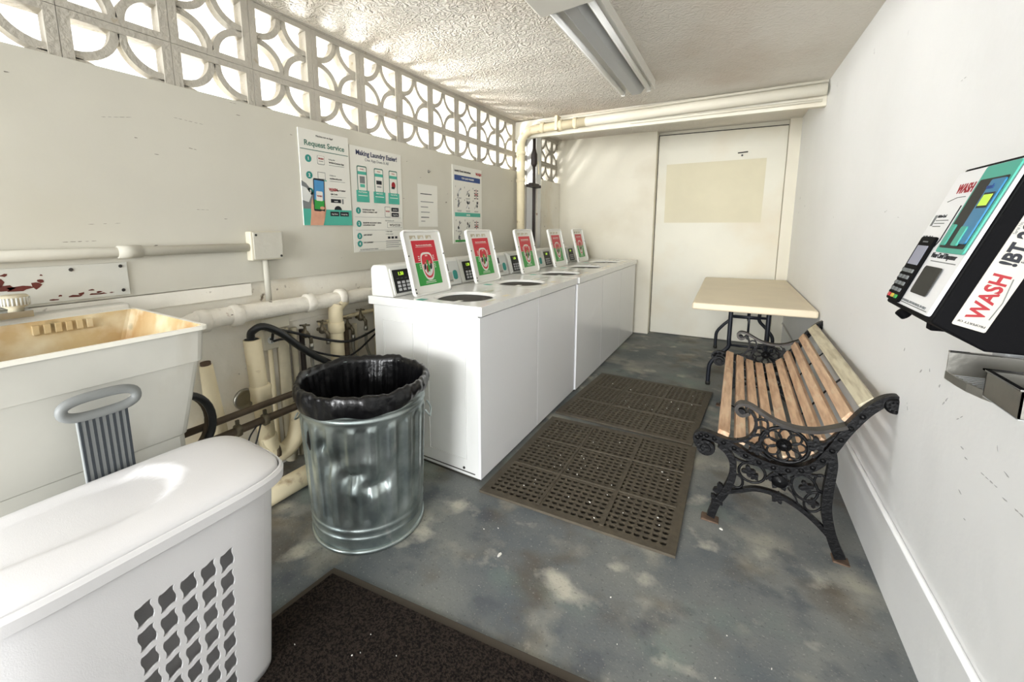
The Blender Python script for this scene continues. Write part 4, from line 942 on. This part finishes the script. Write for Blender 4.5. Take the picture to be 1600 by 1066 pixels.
# ------------------------------------------------------------------ folding table
root = thing('folding_table', 'cream plastic folding table standing against the right wall at the back', 'table', (.11, 4.5, 0))
B = MB(); tw0, tw1, ty0, ty1 = -.262, .462, 3.505, 5.44; xr1 = RX(5.44) - .004
B.hexa([(tw0, ty0, .69), (RX(ty0) - .008, ty0 + .005, .69), (xr1, ty1, .69), (tw0 - .03, ty1, .69), (tw0, ty0, .742), (RX(ty0) - .008, ty0 + .005, .742), (xr1, ty1, .742), (tw0 - .03, ty1, .742)], 'table_top'); sub(B, 'table_top', root, bev=.012, seg=3)
for ye, sgn in ((3.86, 1), (5.12, -1)):
    B = MB()
    for s_ in (-1, 1):
        xm = .11 + .122 * s_
        B.tube(smooth_path([(xm, ye, .69), (xm, ye, .42 if s_ < 0 else .42), (xm + .002 * s_, ye, .34), (xm + .06 * s_, ye, .27), (xm + .115 * s_, ye, .19), (xm + .125 * s_, ye, .12), (xm + .125 * s_, ye, .005)], 4), .0155, 'table_leg', 12)
    B.tube([(-.012, ye, .60), (.232, ye, .60)], .010, 'table_leg', 10); B.tube([(-.012, ye, .36), (.232, ye, .36)], .010, 'table_leg', 10)
    sub(B, 'leg_frame', root)
    B = MB(); B.tube([(.11, ye, .60), (.11, ye + .18 * sgn, .54), (.11, ye + .42 * sgn, .685)], .009, 'table_leg', 10); B.tube([(.11, ye, .69), (.11, ye + .0 * sgn, .42)], .008, 'table_leg', 8); sub(B, 'brace', root)
    for s_ in (-1, 1):
        B = MB(); x = .11 + .247 * s_; B.lathe((x, ye, 0), [(.018, 0), (.018, .025), (.0155, .03)], 'hole_dark', 12); sub(B, 'foot_cap', root)

# ------------------------------------------------------------------ cast iron bench
YN, YF = 2.0, 3.42
root = thing('park_bench', 'wooden slatted bench with ornate black cast iron ends along the right wall', 'bench', (.2, 2.7, 0))
def end_frame(y):
    B = MB()
    def bar(pts, r, mt='iron', w_=1.5, n=10): B.tube([(p[0], y, p[1]) for p in smooth_path([(a, b_, 0) for a, b_ in pts], 5)], r, mt, n, sy=w_, up=None)
    def P3(pts): return [Vector((p.x, y, p.y)) for p in smooth_path([(a, b_, 0) for a, b_ in pts], 5)]
    def flat(pts, th, wid, mt='iron'):   # flat band: th in the plane, wid across (y)
        pts = P3(pts) if not isinstance(pts[0], Vector) else pts; K = len(pts); vs_ = []; fs_ = []
        ths = th if isinstance(th, (list, tuple)) else [th, th]
        for i, p in enumerate(pts):
            d_ = (pts[min(i + 1, K - 1)] - pts[max(i - 1, 0)]).normalized(); nn = Vector((-d_.z, 0, d_.x)); tt_ = ths[0] + (ths[-1] - ths[0]) * i / (K - 1)
            for (a, b_) in ((-1, -1), (1, -1), (1, 1), (-1, 1)): vs_.append(p + nn * a * tt_ / 2 + Vector((0, b_ * wid / 2, 0)))
        for i in range(K - 1):
            for k in range(4): k2 = (k + 1) % 4; fs_.append((i * 4 + k, i * 4 + k2, (i + 1) * 4 + k2, (i + 1) * 4 + k))
        fs_.append((0, 1, 2, 3)); fs_.append([(K - 1) * 4 + k for k in (3, 2, 1, 0)]); B.add(vs_, fs_, mt)
    seat = [(-.082, .345), (-.095, .375), (-.075, .398), (-.03, .392), (.03, .375), (.10, .342), (.18, .325), (.255, .335), (.31, .375), (.35, .45), (.385, .535), (.43, .62), (.470, .670), (.498, .686), (.512, .684)]
    flat(seat, [.034, .03], .034)
    # front scroll
    B.lathe((-.060, y, .340), [(.034, -.020), (.036, -.012), (.036, .012), (.034, .020)], 'iron', 20, axis='y'); B.lathe((-.060, y, .340), [(.018, -.026), (.022, -.018), (.022, .018), (.018, .026)], 'iron', 14, axis='y')
    B.lathe((.500, y, .664), [(.022, -.024), (.029, -.017), (.029, .017), (.022, .024)], 'iron', 22, axis='y')
    for k in range(9): a = 2 * PI * k / 9; B.lathe((.500 + .017 * math.cos(a), y, .664 + .017 * math.sin(a)), [(0, -.028), (.006, -.022), (.006, .022), (0, .028)], 'iron', 8, axis='y')
    # rope pattern on the rail
    sp = P3(seat)
    for i in range(6, len(sp) - 14, 3):
        p = sp[i]; B.lathe((p.x, y, p.z), [(.0, -.022), (.010, -.019), (.010, .019), (.0, .022)], 'iron', 8, axis='y')
    # arm rest
    arm = [(.085, .535), (.062, .520), (.045, .530), (.040, .550), (.055, .568), (.085, .566), (.125, .545), (.175, .518), (.24, .505), (.30, .512), (.35, .535), (.385, .555)]
    flat(arm, .013, .042, 'iron_worn')
    B.tube([(.058, y - .02, .535), (.058, y + .02, .535)], .014, 'iron', 10)
    flat([(.085, .548), (.105, .520), (.112, .480), (.102, .440), (.075, .410), (.03, .395), (-.02, .400)], .011, .026)
    flat([(.135, .535), (.150, .50), (.148, .46), (.13, .42), (.11, .385)], .008, .016)
    flat([(.105, .50), (.125, .515), (.145, .512)], .007, .014); flat([(.112, .47), (.13, .48), (.15, .47)], .007, .014); flat([(.105, .435), (.125, .445), (.14, .43)], .007, .014)
    # rose medallion
    rc = (.208, .425)
    def loop(cx3, cz3, rx, rz, r_, rot=0, n=24, w_=1.4):
        pts_ = []
        for k in range(n):
            a = 2 * PI * k / n; u, v_ = rx * math.cos(a), rz * math.sin(a); pts_.append((cx3 + u * math.cos(rot) - v_ * math.sin(rot), y, cz3 + u * math.sin(rot) + v_ * math.cos(rot)))
        B.tube(pts_, r_, 'iron', 8, closed=True, up=(0, 1, 0))
    loop(rc[0], rc[1], .078, .072, .0075)
    for k in range(8):
        a = 2 * PI * k / 8; loop(rc[0] + .046 * math.cos(a), rc[1] + .043 * math.sin(a), .024, .019, .0042, a, 14)
    B.lathe((rc[0], y, rc[1]), [(.0, -.02), (.018, -.016), (.026, -.006), (.026, .006), (.018, .016), (0, .02)], 'iron', 16, axis='y')
    for k in range(6): a = 2 * PI * k / 6; B.lathe((rc[0] + .014 * math.cos(a), y, rc[1] + .014 * math.sin(a)), [(0, -.024), (.009, -.016), (.009, .016), (0, .024)], 'iron', 8, axis='y')
    def leafy(cx3, cz3, s_, n=5, a0=0):
        pts_ = []
        for k in range(n * 4):
            a = a0 + 2 * PI * k / (n * 4); r_ = s_ * (.5 + .5 * abs(math.cos(n * (a - a0) / 2)) ** 1.5); pts_.append((cx3 + r_ * math.cos(a), cz3 + r_ * math.sin(a)))
        B.prism(pts_, y - .009, y + .009, 'iron', axis='y')
    leafy(.118, .385, .030, 5); leafy(.305, .455, .034, 5, .4)
    flat([(.285, .43), (.32, .46), (.345, .49), (.365, .525)], .008, .016); flat([(.30, .40), (.318, .43), (.33, .47)], .007, .014); flat([(.28, .50), (.30, .48), (.315, .455)], .007, .014)
    flat([(.12, .385), (.09, .40), (.05, .405)], .008, .014); flat([(.118, .385), (.145, .365), (.17, .348)], .007, .014)
    # front leg
    flat([(-.01, .365), (.018, .345), (.040, .31), (.046, .27), (.043, .22), (.022, .15), (-.005, .09), (-.022, .02)], [.022, .030], .032)
    leafy(.010, .155, .034, 4, .3); leafy(-.004, .105, .030, 4, .9)
    # rear leg
    flat([(.352, .44), (.358, .40), (.358, .36), (.354, .28), (.356, .20), (.372, .12), (.392, .06), (.412, .015)], [.026, .036], .032)
    # lower arch and scrolls
    flat([(.030, .155), (.070, .175), (.13, .205), (.20, .205), (.27, .178), (.33, .135), (.375, .09)], [.016, .018], .022)
    leafy(.205, .192, .026, 5, .2)
    loop(.112, .272, .046, .044, .0055); leafy(.10, .275, .026, 4, .2); leafy(.122, .258, .018, 4, .8)
    loop(.062, .215, .022, .030, .005)
    leafy(.205, .268, .042, 6, 0); B.lathe((.205, y, .268), [(.0, -.02), (.026, -.014), (.03, 0), (.026, .014), (0, .02)], 'iron', 14, axis='y')
    loop(.285, .265, .040, .055, .005, .3); loop(.318, .215, .028, .045, .0045, -.3); leafy(.29, .27, .026, 4, .5); leafy(.315, .21, .020, 4, .1)
    flat([(.16, .26), (.19, .30), (.24, .318), (.30, .33)], .008, .014); flat([(.235, .245), (.26, .215), (.27, .185)], .006, .012)
    flat([(.24, .29), (.275, .32), (.33, .33)], .006, .012); loop(.335, .30, .022, .035, .0045, .2)
    flat([(-.0, .345), (.06, .315), (.11, .312), (.17, .315)], .007, .014)
    o_ = sub(B, 'end_frame', root)
    for poly in ([(-.060, 0), (.010, 0), (.008, .006), (-.056, .009)], [(.388, 0), (.440, 0), (.440, .005), (.390, .008)]):
        ft = MB(); ft.prism(poly, y - .026, y + .026, 'rust', axis='y'); sub(ft, 'foot', root, bev=.002)
    return o_
end_frame(YN); end_frame(YF)
# slats: centre (x,z), direction across the slat, width
sl = [((-.003, .392), (1, -.25), .050), ((.056, .372), (1, -.30), .048), ((.114, .352), (1, -.22), .048), ((.172, .340), (1, -.06), .048), ((.236, .345), (1, .3), .050),
      ((.298, .388), (.75, .75), .052), ((.338, .448), (.5, 1), .052), ((.372, .512), (.5, 1), .052), ((.408, .572), (.6, 1), .052), ((.452, .634), (.8, .85), .056)]
for i, ((x, z), dr, wd) in enumerate(sl):
    d_ = Vector((dr[0], 0, dr[1])).normalized(); nrm = Vector((-d_.z, 0, d_.x))
    B = MB(); c0 = Vector((x, 0, z)) + nrm * .020
    B.T = frame((c0.x, YN + .016, c0.z), d_, (0, 1, 0)); L_ = YF - YN - .032
    B.box(-wd * (.43 if i < 9 else .5), wd * (.43 if i < 9 else .5), 0, L_, -.011, .011, 'slat_bleached' if i == 9 else 'slat_wood')
    o_ = sub(B, 'slat', root, bev=.003)
    if i == 9: o_['label'] = 'bleached pale top slat'
B = MB()
for yy in (YN + .47, YN + .95):
    for (a, b_) in (((.352, .462), (.392, .545)), ((.392, .545), (.43, .605))):
        pass
    B.tube([(.300, yy, .378), (.345, yy, .452), (.385, yy, .525), (.425, yy, .585), (.462, yy, .632)], .004, 'iron', 6)
    B.tube([(-.01, yy, .385), (.06, yy, .362), (.12, yy, .342), (.18, yy, .330), (.24, yy, .338)], .004, 'iron', 6)
sub(B, 'cross_strap', root)

# ------------------------------------------------------------------ payment machine on the right wall
Yf, Yn = 1.465, 1.165
root = thing('card_machine', 'black and white wall-mounted laundry card payment machine', 'payment machine', (.42, 1.3, 1.1))
def S5(B, name, par=None, **k):
    o = B.build(name, origin=root.location, **k); o.location = (0, 0, 0)
    o.parent = par or root
    return o
xw = RX(1.3) - .001
prof = [(.326, 1.108), (.400, 1.060), (.46, 1.060), (xw, 1.075), (xw, 1.43), (.428, 1.425)]
B = MB(); B.prism(prof, Yn, Yf, 'machine_black', axis='y'); S5(B, 'cabinet', bev=.004)
bt = Vector((.322, Yf, 1.106)); tp = Vector((.424, Yf, 1.424)); up_ = (tp - bt); FH = up_.length; FW = Yf - Yn
ff_ = frame(bt, (0, -1, 0), up_)
B = MB(); B.T = ff_; B.rrect(.006, FW - .014, .012, FH - .008, .006, -.002, .004, 'machine_white'); fp = S5(B, 'front_plate', bev=.001)
B = MB(); B.T = ff_; h = .0046
B.text('WASH', .030, .055, FH - .060, h, 'ink_red', bold=.0005, sx=.9); B.tube([(.04, FH - .078, h), (.08, FH - .070, h), (.12, FH - .070, h)], .0008, 'ink_grey', 5)
for k, v_ in enumerate((FH - .115, FH - .165)):
    B.rect(.018, .030, v_ - .02, v_ + .006, h, 'ink_grey'); B.text(('Add to Card', 'New Card')[k], .009, .036, v_, h, 'ink', bold=.0002)
    for q in range(3): B.rect(.036, .105 - .012 * q, v_ - .008 - .007 * q, v_ - .006 - .007 * q, h, 'ink_grey')
B.text('Approved', .011, .045, FH - .198, h, 'ink', bold=.0003)
B.tube([(.128, FH - .09, h), (.128, .165, h), (.118, .150, h)], .0011, 'ink', 6)
B.text('New Card Dispenser', .0155, .135, .128, h, 'ink', bold=.0004, sx=.92); B.rect(.145, .27, .119, .121, h, 'ink_grey')
B.rect(.115, .275, .018, .020, h, 'ink_grey'); B.text('NO REFUNDS, NOT FOR MINORS, 18+ ONLY', .0072, .12, .022, h, 'ink_grey')
for q in range(6): B.rect(.008, .014, .028 + .012 * q, .034 + .012 * q, h, 'ink')
S5(B, 'printed_text', fp)
B = MB(); B.T = ff_; B.rrect(.155, .285, .140, FH - .012, .006, .006, .009, 'teal'); B.rrect(.163, .277, .150, FH - .040, .004, .009, .0096, 'hole_dark'); w1 = S5(B, 'card_window', fp)
B = MB(); B.T = ff_; B.rrect(.222, .276, .160, FH - .045, .004, .009, .012, 'plastic_blue'); B.rect(.230, .270, .232, .262, .0128, 'hole_dark'); B.rect(.233, .267, .236, .258, .0134, 'lcd'); B.rrect(.225, .250, .155, .195, .004, .011, .014, 'teal'); B.rrect(.170, .188, .155, .2, .004, .009, .012, 'teal'); B.text('wash', .014, .235, .27, .0126, 'ink_blue', 'CENTER'); S5(B, 'card_unit', w1)
B = MB(); B.T = ff_; B.rrect(.145, .235, .045, .108, .007, .006, .0072, 'hole_dark'); S5(B, 'card_slot', fp)
B = MB(); B.T = ff_; B.rrect(.032, .118, .013, .172, .006, .004, .010, 'machine_black'); pp_ = S5(B, 'pin_pad', fp, bev=.002)
B = MB(); B.T = ff_; B.rect(.044, .108, .104, .150, .0108, 'lcd_grey'); B.rect(.06, .09, .158, .161, .0108, 'ink_grey'); S5(B, 'pin_pad_screen', pp_)
B = MB(); B.T = ff_
for r_ in range(5):
    for c_ in range(4 if r_ < 1 else 3):
        mt = 'ink_grey'
        if r_ == 4: mt = ('red', 'yellow', 'green')[c_]
        u = .042 + (.018 if r_ < 1 else .024) * c_; v_ = .084 - .016 * r_; B.rrect(u, u + .013, v_, v_ + .009, .002, .010, .0125, mt)
S5(B, 'keys', pp_)
# side sticker
a_ = up_.normalized(); sf = frame(Vector((.326, Yn, 1.108)), a_, Vector((-a_.z, 0, a_.x)))
B = MB(); B.T = sf; B.rrect(.010, .31, -.070, -.024, .003, 0, .0012, 'sticker_grey'); h = .0018
B.text('WASH', .031, .030, -.056, h, 'ink_red', bold=.0009, sx=1.0); B.tube([(.035, -.064, h), (.07, -.066, h), (.115, -.060, h)], .0007, 'ink_grey', 5)
B.text('PROPERTY OF', .009, 0, 0, 0, 'ink')if False else None
B.text('!BT 203', .029, .135, -.052, h, 'ink', bold=.0012); B.text('For immediate service call', .007, .145, -.060, h, 'ink'); B.text('the 8 digit machine number', .007, .140, -.068, h, 'ink'); B.text('Serial No.', .006, .19, -.029, h, 'ink_grey')
B.T = sf @ Matrix.Translation((.022, -.066, 0)) @ Matrix.Rotation(PI / 2, 4, 'Z'); B.text('PROPERTY OF', .006, 0, 0, h, 'ink')
S5(B, 'side_sticker')
B = MB(); B.box(.40, .47, Yf - .035, Yf - .005, 1.045, 1.07, 'machine_black'); S5(B, 'bracket', bev=.003); B = MB(); B.tube([(.345, Yf - .03, 1.09), (.36, Yf - .03, 1.075)], .012, 'machine_black', 10); S5(B, 'cable_clamp', bev=.003)

# steel tray below
root = thing('steel_tray', 'rounded galvanised steel shelf bracketed to the right wall under the payment machine', 'shelf', (.5, 1.35, .95))
xw = RX(1.2) - .002; zt = 1.027; zf = .977
pl = [(xw, 1.302), (.397, 1.302), (.3985, 1.25), (.402, 1.215), (.411, 1.18), (.424, 1.15), (.442, 1.12), (.468, 1.09), (xw, 1.06)]
B = MB(); B.prism(pl, zf - .004, zf, 'steel'); sub(B, 'shelf_plate', root)
B = MB()
for i in range(1, len(pl) - 1):
    p, q = Vector((pl[i][0], pl[i][1], 0)), Vector((pl[i + 1][0], pl[i + 1][1], 0)); d_ = (q - p).normalized(); nn = Vector((-d_.y, d_.x, 0)) * .0012
    B.hexa([(*(p - nn).xy, zf - .012), (*(q - nn).xy, zf - .012), (*(q + nn).xy, zf - .012), (*(p + nn).xy, zf - .012), (*(p - nn).xy, zf + .005), (*(q - nn).xy, zf + .005), (*(q + nn).xy, zf + .005), (*(p + nn).xy, zf + .005)], 'steel')
sub(B, 'raised_edge', root)
B = MB(); B.box(.397, xw, 1.300, 1.303, zf, zt, 'steel'); B.box(.397, xw, 1.296, 1.305, zt - .002, zt + .001, 'chrome'); sub(B, 'back_plate', root)
for k in range(7):
    B = MB(); B.box(.405 + .002 * k, xw - .004, 1.285 - .014 * k, 1.287 - .014 * k, zf, zf + .002, 'fixture_grey'); sub(B, 'rib', root)
B = MB(); B.box(.408, .4105, 1.05, 1.17, zf - .002, zt - .002, 'steel'); B.box(.408, xw, 1.1675, 1.17, zf - .002, zt - .002, 'steel'); B.box(.408, xw, 1.05, 1.0525, zf - .002, zt - .002, 'steel'); B.box(.408, xw, 1.05, 1.17, zf - .004, zf - .001, 'fixture_grey')
B.box(.404, .412, 1.046, 1.174, zt - .003, zt, 'chrome'); B.box(.404, xw, 1.165, 1.174, zt - .003, zt, 'chrome'); sub(B, 'box_tray', root)
B = MB(); B.T = frame((.484, 1.325, .99), (.9, .44, 0), (-.44, .9, 0)); B.box(-.012, .022, -.015, .015, 0, .062, 'fixture_grey'); sub(B, 'post', root, bev=.004)
